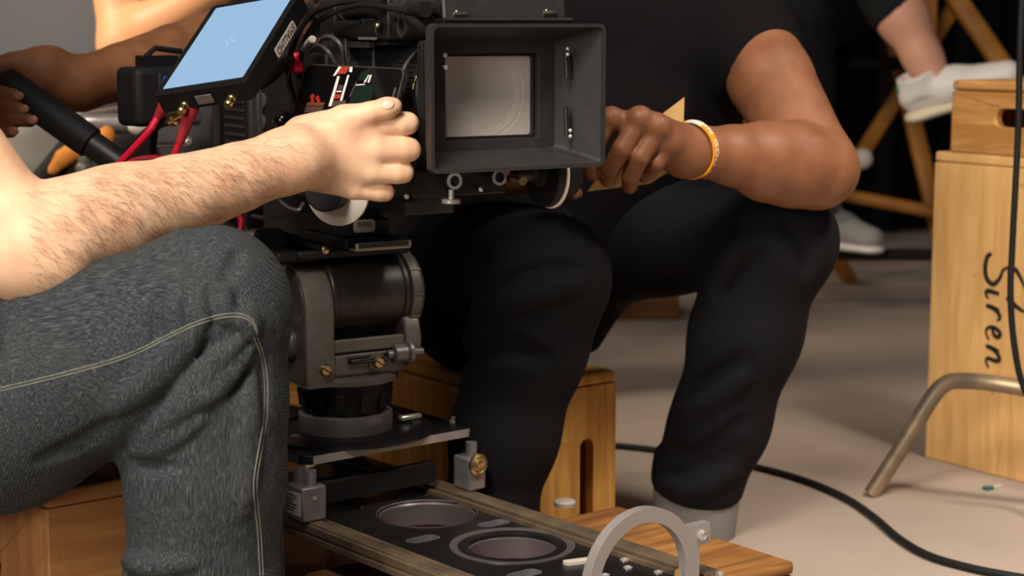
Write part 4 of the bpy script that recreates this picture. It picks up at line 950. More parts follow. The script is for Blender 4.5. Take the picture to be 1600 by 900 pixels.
# hand: back of the hand towards us, thumb on top
hp = lambda x, y, d=0: at(x, y, 2.04+d)
B.cap(wri, hp(500, 243, -.002), .0325, .034, .02)
mcp = [hp(578, 197, .003), hp(588, 232, .001), hp(580, 267, .005), hp(552, 294, .012)]
for q, r, wy in zip(mcp, (.0150, .0155, .0145, .0135), (-14, -4, 6, 14)):
    B.cap(hp(478, 245+wy, .004), q, .024, r, .016)
B.cap(hp(490, 245, .022), hp(580, 240, .026), .026, .022, .02)
# knuckles
pip = [hp(638, 193, .012), hp(640, 234, .010), hp(630, 269, .013), hp(602, 300, .020)]
fr_ = (.0131, .0138, .0130, .0112)
for i in range(4):
    d1 = pip[i]+V(-.004, .026, -.001); d2 = d1+V(-.016, .013, -.001)
    finger(B, [mcp[i], mcp[i]*.2+pip[i]*.8+V(0, .0005, 0), pip[i]+V(-.001, .002, 0), d1, d2], fr_[i]*1.13, fr_[i]*.82, .0028)
# thumb lying along the top
B.cap(hp(478, 216, .010), hp(540, 190, -.004), .026, .0165, .02)
B.cap(hp(538, 186, -.006), hp(578, 176, -.010), .0158, .0122, .008)
B.cap(hp(578, 176, -.010), hp(605, 168, -.008), .0118, .0120, .004); B.cap(hp(602, 170, -.008), hp(615, 166, -.006), .0116, .0098, .004)
lo = np.array([-.62, 1.66, .46]); hi = np.array([-.05, 2.14, .88])
vA, fA = B.mesh(.0022, lo, hi, 2)
# trunk, head, other limbs (mostly outside the picture)
T_ = Body(); pel = V(-.67, 2.02, .435); che = V(-.76, 2.0, .68); nek = V(-.73, 2.0, .88); hed = V(-.69, 2.0, 1.03)
T_.cap(pel, che, .125, .14, .05, sq=(V(1, 0, .1), 1.25)); T_.cap(che, nek, .14, .07, .05, sq=(V(1, 0, .1), 1.2)); T_.cap(nek, hed, .055, .052, .03)
HA, hfr = head_ops(T_, hed+V(0, 0, .03), V(1, -.1, -.35), UPZ)
T_.cap(V(-.74, 2.16, .79), shR, .06, .062, .05)
T_.chain([V(-.74, 2.16, .79), V(-.74, 2.25, .53), V(-.52, 2.12, .52)], [.055, .045, .032], .02); T_.cap(V(-.52, 2.12, .52), V(-.45, 2.08, .52), .034, .03, .02)
for dy, dz in ((-.03, 0), (-.01, .0), (.01, 0), (.03, -.002)): finger(T_, [V(-.45, 2.08+dy, .52+dz), V(-.40, 2.07+dy, .515), V(-.385, 2.07+dy, .49)], .009, .008, .003)
T_.cap(shR, shR+(elb-shR)*.6, .062, .052, .02)
shin = [at(318, 690, 1.78), at(312, 1010, 1.80)]
T_.chain([V(-.66, 1.93, .42), at(330, 500, 1.80), at(322, 640, 1.80), shin[1]], [.06, .04, .04, .035], .03)
T_.chain([V(-.66, 2.11, .42), V(-.36, 2.05, .46), V(-.345, 2.07, .09)], [.06, .04, .035], .03)
vT, fT = T_.mesh(.007)
v = np.concatenate([vT, vA]); f = np.concatenate([fT, fA+len(vT)])
o = link('body', quads('body', v, f), M['skinA'], pa)
head_extras(pa, HA, hfr, M['hairbrown'])
trA = bvh(vA, fA)
nb_, nn_ = surf(trA, 606, 163)
nz = unit(nn_); nx = unit(at(618, 160, 2.06)-at(600, 167, 2.06)); nx = unit(nx-nz*np.dot(nx, nz))
part('thumb_nail', MB().ball(nb_-nz*.0010, 1, 16, (.0078, .0058, .0019), Fr((0, 0, 0), nx, np.cross(nz, nx), nz)), M['nailA'], pa, smooth=80)
# shirt
S_ = Body(); S_.cone(pel+V(0, 0, -.06), che, .135, .155, .03); S_.cap(che, nek+V(-.01, 0, -.06), .148, .085, .05, sq=(V(1, 0, .1), 1.15)); S_.cap(V(-.74, 2.16, .79), shR, .072, .074, .05)
S_.cone(shR+V(-.01, 0, .01), shR+(elb-shR)*.42, .078, .074, .03); S_.cone(V(-.74, 2.16, .79), V(-.74, 2.21, .64), .07, .066, .03)
S_.cone(nek+V(0, 0, -.03), nek+V(0, 0, .2), .06, .07, .01, 's')
v, f = S_.mesh(.008); link('t_shirt', quads('t_shirt', v, f), M['teeA'], pa)
# jeans: base form first, then creases laid on its surface
knee = at(352, 462, 1.80); thA = V(-.86, 1.90, .43); th0 = at(0, 628, 1.80)
def jeansA(extra=()):
    J = Body()
    J.chain([at(-150, 668, 1.88), th0, at(200, 548, 1.80), at(330, 478, 1.80)], [.112, .107, .090, .0765], .03)
    J.cap(at(322, 476, 1.80), at(341, 470, 1.80), .075, .060, .03); J.cap(at(342, 440, 1.805), at(358, 505, 1.79), .043, .048, .03)
    J.chain([at(352, 490, 1.80), at(330, 620, 1.80), at(321, 740, 1.80), at(316, 900, 1.80)], [.058, .0745, .0785, .0785], .025)
    J.cone(at(316, 880, 1.80), at(311, 1010, 1.80), .0785, .083, .01)
    J.cap(pel+V(.0, -.1, 0), pel+V(.0, .1, 0), .135, None, .04)
    J.chain([pel+V(0, .1, .01), V(-.36, 2.05, .46)], [.11, .074], .04); J.chain([V(-.36, 2.05, .46), V(-.345, 2.07, .25)], [.074, .070], .03); J.cone(V(-.345, 2.07, .27), V(-.345, 2.07, .06), .070, .074, .01)
    for a, b, r, k, op in extra: J.cap(a, b, r, r, k, None, op)
    return J
v0, f0 = jeansA().mesh(.008); tr0 = bvh(v0, f0)
ex = []
def crease(pts, r, k, op, depth, n=5, taper=True, gain=1.0):
    P = spline([V(x, y, 0) for x, y in pts], n); L_ = []
    for i, p in enumerate(P):
        h, nn = surf(tr0, p[0], p[1])
        if h is None: continue
        t = i/(len(P)-1); rr = r*(.35+.65*math.sin(PI*min(max(t, .02), .98))) if taper else r; depth_ = depth*gain
        L_.append((h-nn*(rr-depth_*rr/r) if op == 'u' else h+nn*(rr-depth_*rr/r), rr))
    for (a, ra), (b, rb) in zip(L_, L_[1:]): ex.append((a, b, (ra+rb)/2, k, op))
for pts, r, d in [   # grooves
    ([(196, 704), (261, 639), (307, 573), (327, 534)], .009, .009), ([(225, 688), (281, 619), (340, 586), (396, 524)], .0075, .009), ([(248, 675), (314, 622), (366, 600), (390, 575)], .0075, .0085),
    ([(298, 596), (340, 558), (366, 530)], .006, .006), ([(206, 717), (235, 730), (275, 730)], .006, .005), ([(190, 862), (212, 892), (285, 893)], .008, .009), ([(413, 560), (409, 640), (402, 720)], .010, .005), ([(8, 455), (14, 500), (12, 560)], .010, .006),
    ([(288, 470), (291, 500), (296, 530)], .007, .003), ([(328, 450), (331, 482), (330, 505)], .007, .003), ([(366, 455), (370, 480), (372, 500)], .007, .003), ([(240, 490), (246, 520), (250, 545)], .008, .003), ([(60, 720), (130, 690), (190, 650)], .014, .006), ([(350, 440), (366, 410), (372, 395)], .01, .003)]:
    crease(pts, r, .005, 's', d, gain=1.0)
for pts, r, d in [   # ridges
    ([(212, 692), (261, 652), (327, 580), (379, 528)], .010, .0085), ([(236, 684), (288, 636), (340, 604), (392, 545)], .009, .0085), ([(275, 625), (320, 578), (350, 545)], .008, .006), ([(205, 706), (260, 690), (320, 650)], .009, .006),
    ([(365, 497), (388, 503), (396, 520)], .009, .005), ([(188, 872), (235, 884), (300, 880)], .010, .007), ([(394, 600), (389, 700), (382, 800)], .014, .005), ([(180, 640), (250, 580), (300, 520)], .018, .007), ([(270, 475), (273, 500), (276, 530)], .008, .003), ([(310, 460), (312, 485), (314, 510)], .008, .003), ([(348, 455), (350, 480), (352, 500)], .008, .003)]:
    crease(pts, r*1.15, .007, 'u', d, gain=1.3)
J = jeansA(ex); vj, fj = J.mesh(.0031, smooth=2)
oj = link('jeans', quads('jeans', vj, fj), M['denimA'], pa)
cloth_attr(oj, vj, [(V(-.95, 1.93, .38), at(350, 470, 1.80), V(0, 1, 0)), (at(362, 480, 1.80), at(312, 1010, 1.80), V(0, 1, 0)), (V(-.8, 2.1, .41), V(-.36, 2.03, .47), V(0, 1, 0)), (V(-.36, 2.03, .47), V(-.345, 2.05, .0), V(0, 1, 0))])
trj = bvh(vj, fj)
def seam(pts, parent, tree, m, r=.0011, off=.0003):
    P = [surf(tree, p[0], p[1]) for p in spline([V(x, y, 0) for x, y in pts], 14)]
    P = [h+n_*off for h, n_ in P if h is not None]
    return part('seam', MB().tube(P, r, 6), m, parent, smooth=60)
for dy in (0, 5):
    seam([(1, 606+dy), (100, 582+dy), (200, 553+dy), (290, 510+dy), (335, 494+dy), (370, 490+dy), (392, 498+dy), (402, 516+dy)], pa, trj, M['stitch'], .0006)
for dx in (0, 5):
    seam([(397+dx, 528), (408+dx, 560), (413+dx, 600), (412+dx, 650), (404+dx, 700), (396+dx, 760), (402+dx, 830), (406+dx, 899)], pa, trj, M['stitch'], .0006)
# shoes
for c in (shin[1]*V(1, 1, 0), V(-.345, 2.07, 0)):
    sh_ = Body(); sh_.cap(c+V(-.03, 0, .045), c+V(.05, 0, .045), .043, .042, .02); sh_.cap(c+V(.05, 0, .04), c+V(.17, -.01, .032), .042, .030, .02); sh_.cone(c+V(-.02, 0, .05), c+V(-.02, 0, .11), .042, .05, .02)
    sh_.cap(c+V(0, 0, -.3), c+V(.1, 0, -.3), .3, None, .004, None, 's'); v, f = sh_.mesh(.006); link('shoe', quads('shoe', v, f), M['black_rub'], pa)
# hair on the forearm
trA = bvh(vA, fA); mb = MB(); cnt = 0; tries = 0
nrmA = None
while cnt < 2200 and tries < 30000:
    tries += 1
    x = RNG.uniform(40, 520); ymid = 392+(248-392)*(x-34)/(458-34); y = ymid+RNG.uniform(-90, 85)
    dens = 1.0 if 120 < x < 440 else (.45 if x < 120 else .35)
    if x > 470 and y < 255: dens *= .35
    if RNG.random() > dens: continue
    h, nn = surf(trA, x, y)
    if h is None: continue
    clump = math.sin(x*.09+y*.05)+math.sin(x*.035-y*.11+1)
    if RNG.random() > .75+.12*clump: continue
    down = unit(V(.72, .1, -.7)+fw_*.15+RNG.normal(0, .26, 3)); tdir = unit(down-nn*np.dot(down, nn)); L_ = RNG.uniform(.009, .021); sd = np.cross(tdir, nn); wv = RNG.uniform(-.28, .28)
    P = []; 
    for k in range(5):
        t = k/4; P.append(h+tdir*L_*t+nn*(.0002+.0024*math.sin(PI*min(t*1.1, 1))*RNG.uniform(.5, 1))+sd*wv*L_*t*t)
    w0 = .00011
    vs = []
    for k, p in enumerate(P): ww = w0*(1-.8*k/4); vs += [p+sd*ww, p-sd*ww]
    mb.add(vs, [(2*k, 2*k+1, 2*k+3, 2*k+2) for k in range(4)]); cnt += 1
part('arm_hair', mb, M['hairarm'], pa, smooth=0, kind='stuff', label='fine brown forearm hair')

# ---------------------------------------------------------------- man in black, right
pb = thing('person', 'person in black t-shirt and black jeans sitting on a wooden box, tan forearm on knee', 'person', (.15, 2.8, 0))
shL = at(1150, 25, 2.74); elL = at(1276, 258, 2.52); wrL = at(1084, 236, 2.40)
pelB = V(.01, 2.88, .375); cheB = V(.17, 2.82, .63); nekB = at(918, -10, 2.74)+V(0, .06, .0); hedB = nekB+V(-.03, -.06, .15)
shRb = V(-.13, 2.76, .80)
B = Body()
B.chain([shL, shL+(elL-shL)*.45, elL+(shL-elL)*.12], [.064, .0625, .0555], .008)
B.cap(elL+V(.006, .0, -.006), elL+V(.010, 0, -.004), .050, .050, .02)
bm = lambda t: elL+(wrL-elL)*t
B.chain([elL, bm(.2), bm(.45), bm(.7), bm(.9), wrL], [.054, .058, .0515, .0415, .0345, .032], .005)
B.cap(bm(.02)+V(0, -.0, -.012), bm(.4)+V(0, 0, -.016), .045, .036, .03)
hb = lambda x, y, d=0: at(x, y, 2.35+d)
mcb = [hb(955, 186, .0), hb(1000, 186, -.008), hb(1030, 200, -.004), hb(1048, 226, .008)]
for q, r, wy in zip(mcb, (.0145, .0155, .0150, .0135), (-10, -4, 4, 12)): B.cap(wrL+V(-.012, -.006, -wy*.0006), q, .024, r, .018)
B.cap(wrL+V(-.02, .01, 0), hb(1005, 215, .02), .024, .024, .02)
for q, r in zip(mcb, (.014, .0148, .0142, .0128)): B.ell(q+V(0, -.003, .002), (r,)*3, None, .008)
for q, p1, p2, p3, r in ((mcb[0], hb(932, 222, -.002), hb(922, 252, .012), hb(926, 270, .022), .0128), (mcb[1], hb(972, 232, -.012), hb(954, 264, .006), hb(950, 280, .018), .0135), (mcb[2], hb(1000, 245, -.008), hb(986, 276, .008), hb(984, 290, .02), .0134), (mcb[3], hb(1026, 254, .006), hb(1012, 270, .02), hb(1006, 276, .03), .0118)):
    finger(B, [q, p1, p2, p3], r*1.03, r*.82, .003)
B.cap(wrL+V(-.025, .03, -.0), hb(975, 250, .04), .018, .014, .015); finger(B, [hb(975, 250, .04), hb(950, 262, .036), hb(934, 270, .03)], .0125, .0105, .004)
lo = np.array([.02, 2.2, .44]); hi = np.array([.62, 2.85, .90])
vA, fA = B.mesh(.0026, lo, hi, 2)
T_ = Body()
T_.cap(pelB, cheB, .12, .135, .05, sq=(V(0, 1, 0), 1.2)); T_.cap(cheB, nekB+V(0, .02, -.03), .135, .07, .05, sq=(V(0, 1, 0), 1.2)); T_.cap(nekB+V(-.005, 0, -.05), hedB, .058, .055, .03); T_.cap(shL, shRb, .058, .058, .06)
HBd, hfr = head_ops(T_, hedB+V(0, -.02, .05), V(-.35, -1, -.4), UPZ)
T_.chain([shL, shL+(elL-shL)*.5], [.06, .055], .02); erb = V(-.20, 2.70, .56); wrb = V(.0, 2.52, .57)
T_.chain([shRb, erb, wrb], [.055, .045, .03], .02); T_.cap(wrb, wrb+V(.06, -.03, .0), .032, .028, .02)
for dz in (-.028, -.009, .01, .028): finger(T_, [wrb+V(.06, -.03, dz), wrb+V(.09, -.05, dz), wrb+V(.085, -.075, dz)], .009, .0078, .003)
kL = at(1212, 385, 2.60); aL = at(1090, 812, 2.66); kR = at(852, 435, 2.42); aR = at(766, 800, 2.42)
T_.chain([pelB+V(.08, 0, .02), kL, aL], [.055, .04, .035], .02); T_.chain([pelB+V(-.08, 0, -.01), kR, aR], [.055, .04, .035], .02)
vT, fT = T_.mesh(.007)
v = np.concatenate([vT, vA]); f = np.concatenate([fT, fA+len(vT)]); link('body', quads('body', v, f), M['skinB'], pb)
head_extras(pb, HBd, hfr, M['hairblack'])
S_ = Body(); S_.cone(pelB+V(0, 0, -.05), cheB, .15, .165, .04); S_.cap(pelB+V(.0, 0, .05), cheB, .15, .165, .05); S_.cap(cheB, (nekB+shL+shRb)/3+V(0, .03, -.07), .165, .11, .06, sq=(V(0, 1, 0), 1.1)); S_.cap(shL+V(-.02, .01, -.005), shRb, .073, .07, .07)
S_.cap(cheB+V(.1, -.03, .02), shL+V(-.06, -.0, -.05), .08, .07, .05)
sl1 = at(1192, 121, 2.665); S_.cone(shL+V(-.02, .012, .0), sl1, .080, .069, .025); S_.cap(shL+V(-.01, 0, 0), shL+(sl1-shL)*.4, .076, .072, .04)
sl2 = shRb+(erb-shRb)*.55; S_.cone(shRb, sl2, .075, .066, .03)
S_.cap(nekB+V(.0, -.05, .02), nekB+V(-.02, -.09, .08), .055, .075, .01, None, 's'); S_.cone(nekB+V(0, 0, -.045), nekB+V(-.01, -.02, .2), .062, .085, .01, 's')
v, f = S_.mesh(.006); link('t_shirt', quads('t_shirt', v, f), M['tee'], pb)
J = Body(); J.cap(pelB+V(-.08, 0, -.0), pelB+V(.07, 0, -.0), .118, None, .05)
kL2 = at(1215, 372, 2.60)
J.chain([pelB+V(.08, 0, .03), (pelB+V(.08, 0, .0)+kL2)/2+V(0, 0, .035), kL2+V(0, 0, .005)], [.102, .090, .073], .03); J.cap(kL2+V(-.01, 0, 0), kL2+V(.012, 0, -.005), .077, .076, .03)
J.chain([at(1206, 390, 2.60), at(1165, 520, 2.62), at(1125, 660, 2.64), at(1094, 735, 2.65)], [.078, .079, .0705, .070], .03); J.cone(at(1096, 715, 2.65), at(1088, 762, 2.66), .070, .0695, .012)
J.cap(pelB+V(-.10, 0, -.02), (pelB+kR)/2+V(-.08, 0, -.05), .12, .10, .04); J.chain([pelB+V(-.08, 0, 0), (pelB+V(-.08, 0, 0)+kR)/2+V(.01, 0, .015), kR], [.12, .108, .084], .04); J.chain([kR, at(822, 540, 2.42), at(788, 680, 2.42), at(770, 770, 2.42)], [.084, .080, .071, .064], .03); J.cone(at(770, 765, 2.42), at(762, 840, 2.42), .064, .066, .01)
tb = None
vb0, fb0 = J.mesh(.009); tr0 = bvh(vb0, fb0); ex = []
for pts, r, d in [([(1140, 360), (1120, 400), (1108, 440)], .014, .008), ([(1190, 400), (1150, 440), (1110, 455)], .012, .006), ([(1070, 620), (1110, 600), (1160, 560)], .012, .006), ([(1035, 735), (1080, 745), (1150, 700)], .012, .008), ([(1040, 700), (1090, 715), (1160, 660)], .014, .006), ([(780, 470), (820, 440), (900, 420)], .014, .007), ([(745, 500), (800, 480), (870, 470)], .014, .007), ([(720, 560), (780, 540), (850, 560)], .014, .006), ([(1230, 350), (1260, 380), (1265, 420)], .012, .005)]: crease(pts, r, .016, 's', d)
for pts, r, d in [([(1150, 380), (1130, 420), (1112, 470)], .014, .007), ([(1030, 755), (1080, 768), (1150, 735)], .014, .007), ([(770, 490), (830, 460), (905, 445)], .016, .007), ([(1060, 640), (1110, 625), (1165, 590)], .014, .005)]: crease(pts, r, .016, 'u', d)
for a, b, r, k, op in ex: J.cap(a, b, r, r, k, None, op)
vb, fb = J.mesh(.0055); ob_ = link('jeans', quads('jeans', vb, fb), M['denimB'], pb)
cloth_attr(ob_, vb, [(pelB+V(.08, 0, 0), kL, V(0, 1, 0)), (kL, aL, V(0, 1, 0)), (pelB+V(-.08, 0, 0), kR, V(0, 1, 0)), (kR, aR, V(0, 1, 0))])
K_ = Body(); K_.cone(at(1090, 750, 2.66), at(1084, 838, 2.665), .0675, .062, .004); K_.cone(at(1085, 815, 2.665), at(1083, 850, 2.665), .052, .052, .004, 's')
v, f = K_.mesh(.004); link('rolled_cuff', quads('rolled_cuff', v, f), M['cuff'], pb)['label'] = 'pale grey rolled cuff'
fo = V(aL[0], 2.66, 0); fd = unit(V(.12, -1, 0))
def shoe(c, d, m1, m2, parent, nm='shoe', s=1.0, up=UPZ, shoe_len=.15):
    d = unit(d); r_ = np.cross(d, up); b = Body(); q = lambda a, z, l=0: c+(d*a+np.array(up)*z+r_*l)*s
    b.cap(q(-.045, .055), q(.04, .05), .040*s, .042*s, .025*s, sq=(r_, 1.15)); b.cap(q(.03, .05), q(shoe_len, .036), .042*s, .030*s, .025*s, sq=(r_, .9)); b.cone(q(-.03, .06), q(-.03, .105), .042*s, .046*s, .02*s); b.cone(q(-.03, .085), q(-.03, .2), .034*s, .036*s, .006*s, 's')
    b.cap(q(-.3, -.282), q(.4, -.282), .3*s, None, .004, None, 's')
    v, f = b.mesh(.005); o = link(nm, quads(nm, v, f), m1, parent)
    sb = Body(); sb.cap(q(-.045, .012), q(.04, .012), .043*s, .043*s, .02*s, sq=(np.array(up), 2.6)); sb.cap(q(.04, .012), q(shoe_len, .012), .043*s, .034*s, .02*s, sq=(np.array(up), 2.6))
    sb.cap(q(-.3, -.298), q(.4, -.298), .3*s, None, .002, None, 's')
    v, f = sb.mesh(.0045); link('sole', quads('sole', v, f), m2, o); return o, q
shoe(fo+V(.01, .07, 0), V(-.2, -.97, 0), M['shoeg'], M['shoe'], pb, 'shoe', .9, UPZ, .11); shoe(V(aR[0], 2.44, 0), V(.8, -.6, 0), M['shoeg'], M['shoe'], pb)
# wristband
wb = thing('wristband', 'loose orange silicone wristband with pale lettering on the tan wrist', 'wristband', at(1082, 233, 2.40))
WC = at(1081, 234, 2.398); wx = unit(V(.80, -.60, 0)); wz = V(0, 0, 1); wax = unit(np.cross(wz, wx)); wr = .0385
wax = unit(wax+V(0, 0, .10)); wz = unit(wz-wax*np.dot(wz, wax)); wx = np.cross(wz, wax); wx = wx if wx[0] > 0 else -wx
def wpt(a, h, r=wr): return WC+(wx*math.cos(a)+wz*math.sin(a)*1.03)*r+wax*h
def band(a0, a1, n=40):
    mb = MB(); vs = []
    for i in range(n+1):
        a = a0+(a1-a0)*i/n; vs += [wpt(a, -.0058), wpt(a, .0058), wpt(a, .0058, wr-.0024), wpt(a, -.0058, wr-.0024)]
    fs = [(4*i+k, 4*i+(k+1) % 4, 4*i+4+(k+1) % 4, 4*i+4+k) for i in range(n) for k in range(4)]+[(0, 1, 2, 3), (4*n+3, 4*n+2, 4*n+1, 4*n)]
    return mb.add(vs, fs)
part('band', band(-4.6, 1.05, 64), M['orange'], wb); part('white_section', band(1.05, 1.683), M['white'], wb, label='white stretch of the band')
sw_ = 1 if np.dot(np.cross(-wz, wax), wx) > 0 else -1
part('band_lettering', text_mb("IN GOD'S", .0128, lambda x, y: wpt(.60-(x+.018)/wr*1.12, -y*.85*(-sw_), wr+.0005), 1.2, .0005), M['white'], wb, smooth=0)
# sheet of card in the hand
CD = at(985, 240, 2.40); cn = unit(V(.25, -1, .05))
cd = [onplane(x, y, CD, cn) for x, y in ((1069, 152), (1067, 215), (1045, 268), (1015, 287), (918, 299), (960, 240), (1000, 205))]
CF_ = Fr(cd[4], unit(cd[1]-cd[4]), np.cross(cn, unit(cd[1]-cd[4])), cn); cl2 = [tuple(CF_.loc(p)[:2]) for p in cd]
tag(part('card_sheet', MB().prism(CF_, cl2, -.0012, .0012), M['card'], smooth=0), 'stiff tan sheet of card held in the tan hand', 'card')

# ---------------------------------------------------------------- operator behind the camera (dark forearm on the pan handle)
pc_ = thing('person', 'person bending behind the camera, dark brown forearm showing, hand gripping the pan handle', 'person', (-.32, 3.15, 0))
elC = at(435, 44, 2.80); wrC = at(124, 131, 2.54); shC = V(-.34, 3.02, 1.06); shC2 = V(.02, 3.05, 1.06)
B = Body(); bc = lambda t: elC+(wrC-elC)*t
B.chain([shC, elC], [.06, .05], .02); B.chain([elC, bc(.25), bc(.55), bc(.8), wrC], [.052, .055, .048, .041, .036], .005)
hc_ = lambda x, y, d=0: at(x, y, 2.52+d)
B.cap(wrC, hc_(70, 118, .0), .0345, .036, .02)
axh = unit(Hend-H1)
for x, y in ((-14, 140), (-20, 158), (-24, 176), (-30, 192)): B.cap(hc_(75, 122, .01), hc_(x, y, .015), .028, .016, .02)
B.cap(hc_(80, 100, -.005), hc_(20, 100, -.02), .022, .0165, .02); finger(B, [hc_(20, 100, -.02), hc_(-18, 108, -.035), hc_(-45, 122, -.04)], .0155, .0125, .006)
for i, (x, y, tx, ty, r) in enumerate(((-20, 141, 24, 150, .0118), (-28, 160, 32, 170, .0122), (-30, 180, 46, 187, .012), (-34, 196, 16, 205, .011))):
    finger(B, [hc_(x, y-2, .01), hc_(x-14, y+2, -.05), hc_((x+tx)/2-4, (y+ty)/2, -.082), hc_(tx, ty, -.082)], r*1.05, r*.9, .003)
vA, fA = B.mesh(.0035, np.array([-.95, 2.3, .58]), np.array([-.2, 3.0, .98]))
T_ = Body(); pelC = V(-.3, 3.5, .90); cheC = V(-.2, 3.2, 1.08); nekC = V(-.16, 3.0, 1.2); hedC = V(-.16, 2.92, 1.33)
T_.cap(pelC, cheC, .12, .13, .05); T_.cap(cheC, nekC, .13, .07, .05); T_.cap(nekC, hedC, .055, .052, .03); HC, hfr = head_ops(T_, hedC+V(0, -.02, .03), V(.1, -1, -.6), UPZ); T_.cap(shC, shC2, .06, None, .05); T_.cap(shC, elC, .058, .05, .02)
T_.chain([shC2, V(-.04, 3.08, .86), V(-.24, 2.9, .90)], [.055, .045, .032], .02); T_.cap(V(-.24, 2.9, .90), V(-.29, 2.86, .90), .034, .03, .02)
for dz in (-.028, -.009, .01, .028): finger(T_, [V(-.29, 2.86, .90+dz), V(-.33, 2.84, .90+dz), V(-.335, 2.86, .88+dz)], .009, .008, .003)
T_.chain([pelC+V(-.09, 0, -.02), V(-.42, 3.58, .48), V(-.42, 3.60, .09)], [.08, .055, .04], .03); T_.chain([pelC+V(.09, 0, -.02), V(-.2, 3.60, .48), V(-.2, 3.62, .09)], [.08, .055, .04], .03)
vT, fT = T_.mesh(.008); v = np.concatenate([vT, vA]); f = np.concatenate([fT, fA+len(vT)]); link('body', quads('body', v, f), M['skinC'], pc_)
head_extras(pc_, HC, hfr, M['hairblack'])
for tx, ty, r in ((24, 150, .0105), (32, 170, .011), (46, 187, .0108), (16, 205, .0095)):
    nf = Fr(hc_(tx+5, ty, -.082-.0095), unit(at(tx+10, ty, 2.44)-at(tx, ty, 2.44)), unit(V(.25, -1, .1)), UPZ); nf.z = unit(np.cross(nf.x, nf.y)); nf.y = np.cross(nf.z, nf.x)
    part('finger_nail', MB().ball(nf.o, 1, 12, (.0075, .002, .0062), nf), M['nailC'], pc_, smooth=80)
S_ = Body(); S_.cap(pelC, cheC, .135, .15, .05); S_.cap(cheC, nekC+V(0, .06, -.05), .15, .09, .05); S_.cap(shC, shC2, .072, None, .05); S_.cone(shC, shC+(elC-shC)*.4, .075, .066, .02); S_.cone(shC2, shC2+(V(-.04, 3.08, .86)-shC2)*.5, .072, .06, .02)
v, f = S_.mesh(.01); link('t_shirt', quads('t_shirt', v, f), M['tee'], pc_)
J = Body(); J.cap(pelC+V(-.07, 0, 0), pelC+V(.07, 0, 0), .125, None, .05); J.chain([pelC+V(-.09, 0, -.02), V(-.42, 3.58, .48)], [.11, .08], .04); J.cone(V(-.42, 3.58, .5), V(-.42, 3.60, .05), .08, .075, .02); J.chain([pelC+V(.09, 0, -.02), V(-.2, 3.60, .48)], [.11, .08], .04); J.cone(V(-.2, 3.60, .5), V(-.2, 3.62, .05), .08, .075, .02)
v, f = J.mesh(.01); link('trousers', quads('trousers', v, f), M['tee'], pc_)
for x, y in ((-.42, 3.60), (-.2, 3.62)): shoe(V(x, y, 0), V(0, -1, 0), M['black_rub'], M['black_rub'], pc_)

# ---------------------------------------------------------------- seated helper far left (bright bent arm, blue shirt)
pd = thing('person', 'person far behind at left, blurred, one bright bent bare arm and blue sleeve', 'person', (-.85, 4.0, 0))
elD = at(196, 72, 3.6); wrD = at(345, -22, 3.5); shD = at(165, -190, 3.72)
T_ = Body(); pelD = V(-.84, 4.1, .50); cheD = V(-.74, 3.98, .84); nekD = V(-.68, 3.86, 1.1); hedD = V(-.66, 3.80, 1.25); shD2 = V(-.5, 3.9, 1.05)
T_.chain([shD, elD], [.056, .05], .02); T_.chain([elD, elD+(wrD-elD)*.3, wrD], [.05, .05, .034], .03); T_.cap(wrD, wrD+(wrD-elD)*.3, .036, .03, .02)
for dy in (-.028, -.009, .01, .028): finger(T_, [wrD+(wrD-elD)*.3+V(0, dy, 0), wrD+(wrD-elD)*.5+V(0, dy, .0), wrD+(wrD-elD)*.55+V(0, dy, -.02)], .009, .008, .003)
T_.cap(pelD, cheD, .12, .13, .05); T_.cap(cheD, nekD, .13, .07, .05); T_.cap(nekD, hedD, .055, .052, .03); HD, hfr = head_ops(T_, hedD+V(0, -.02, .03), V(.3, -1, -.2), UPZ); T_.cap(shD, shD2, .058, None, .05)
T_.chain([shD2, V(-.42, 3.95, .8), V(-.5, 3.75, .62)], [.055, .045, .032], .02); T_.cap(V(-.5, 3.75, .62), V(-.52, 3.68, .58), .034, .03, .02)
kD = [V(-.80, 3.62, .55), V(-.62, 3.60, .55)]
for q, s_ in zip(kD, (-.09, .09)): T_.chain([pelD+V(s_, 0, 0), q, V(q[0], q[1]-.02, .08)], [.075, .052, .04], .03)
v, f = T_.mesh(.006); link('body', quads('body', v, f), M['skinD'], pd); head_extras(pd, HD, hfr, M['hairbrown'])
S_ = Body(); S_.cap(pelD, cheD, .135, .15, .05); S_.cap(cheD, nekD+V(0, 0, -.08), .15, .09, .05); S_.cap(shD, shD2, .07, None, .05); S_.cone(shD, shD+(elD-shD)*.35, .074, .07, .02); S_.cone(shD2, V(-.45, 3.93, .9), .07, .062, .02)
v, f = S_.mesh(.01); link('t_shirt', quads('t_shirt', v, f), M['teeD'], pd)
J = Body(); J.cap(pelD+V(-.07, 0, 0), pelD+V(.07, 0, 0), .125, None, .05)
for q, s_ in zip(kD, (-.09, .09)): J.chain([pelD+V(s_, 0, 0), q], [.11, .08], .04); J.cone(q, V(q[0], q[1]-.02, .05), .08, .075, .02)
v, f = J.mesh(.009); link('trousers', quads('trousers', v, f), M['trous'], pd)
for q in kD: shoe(V(q[0], q[1]-.03, 0), V(0, -1, 0), M['black_rub'], M['black_rub'], pd)

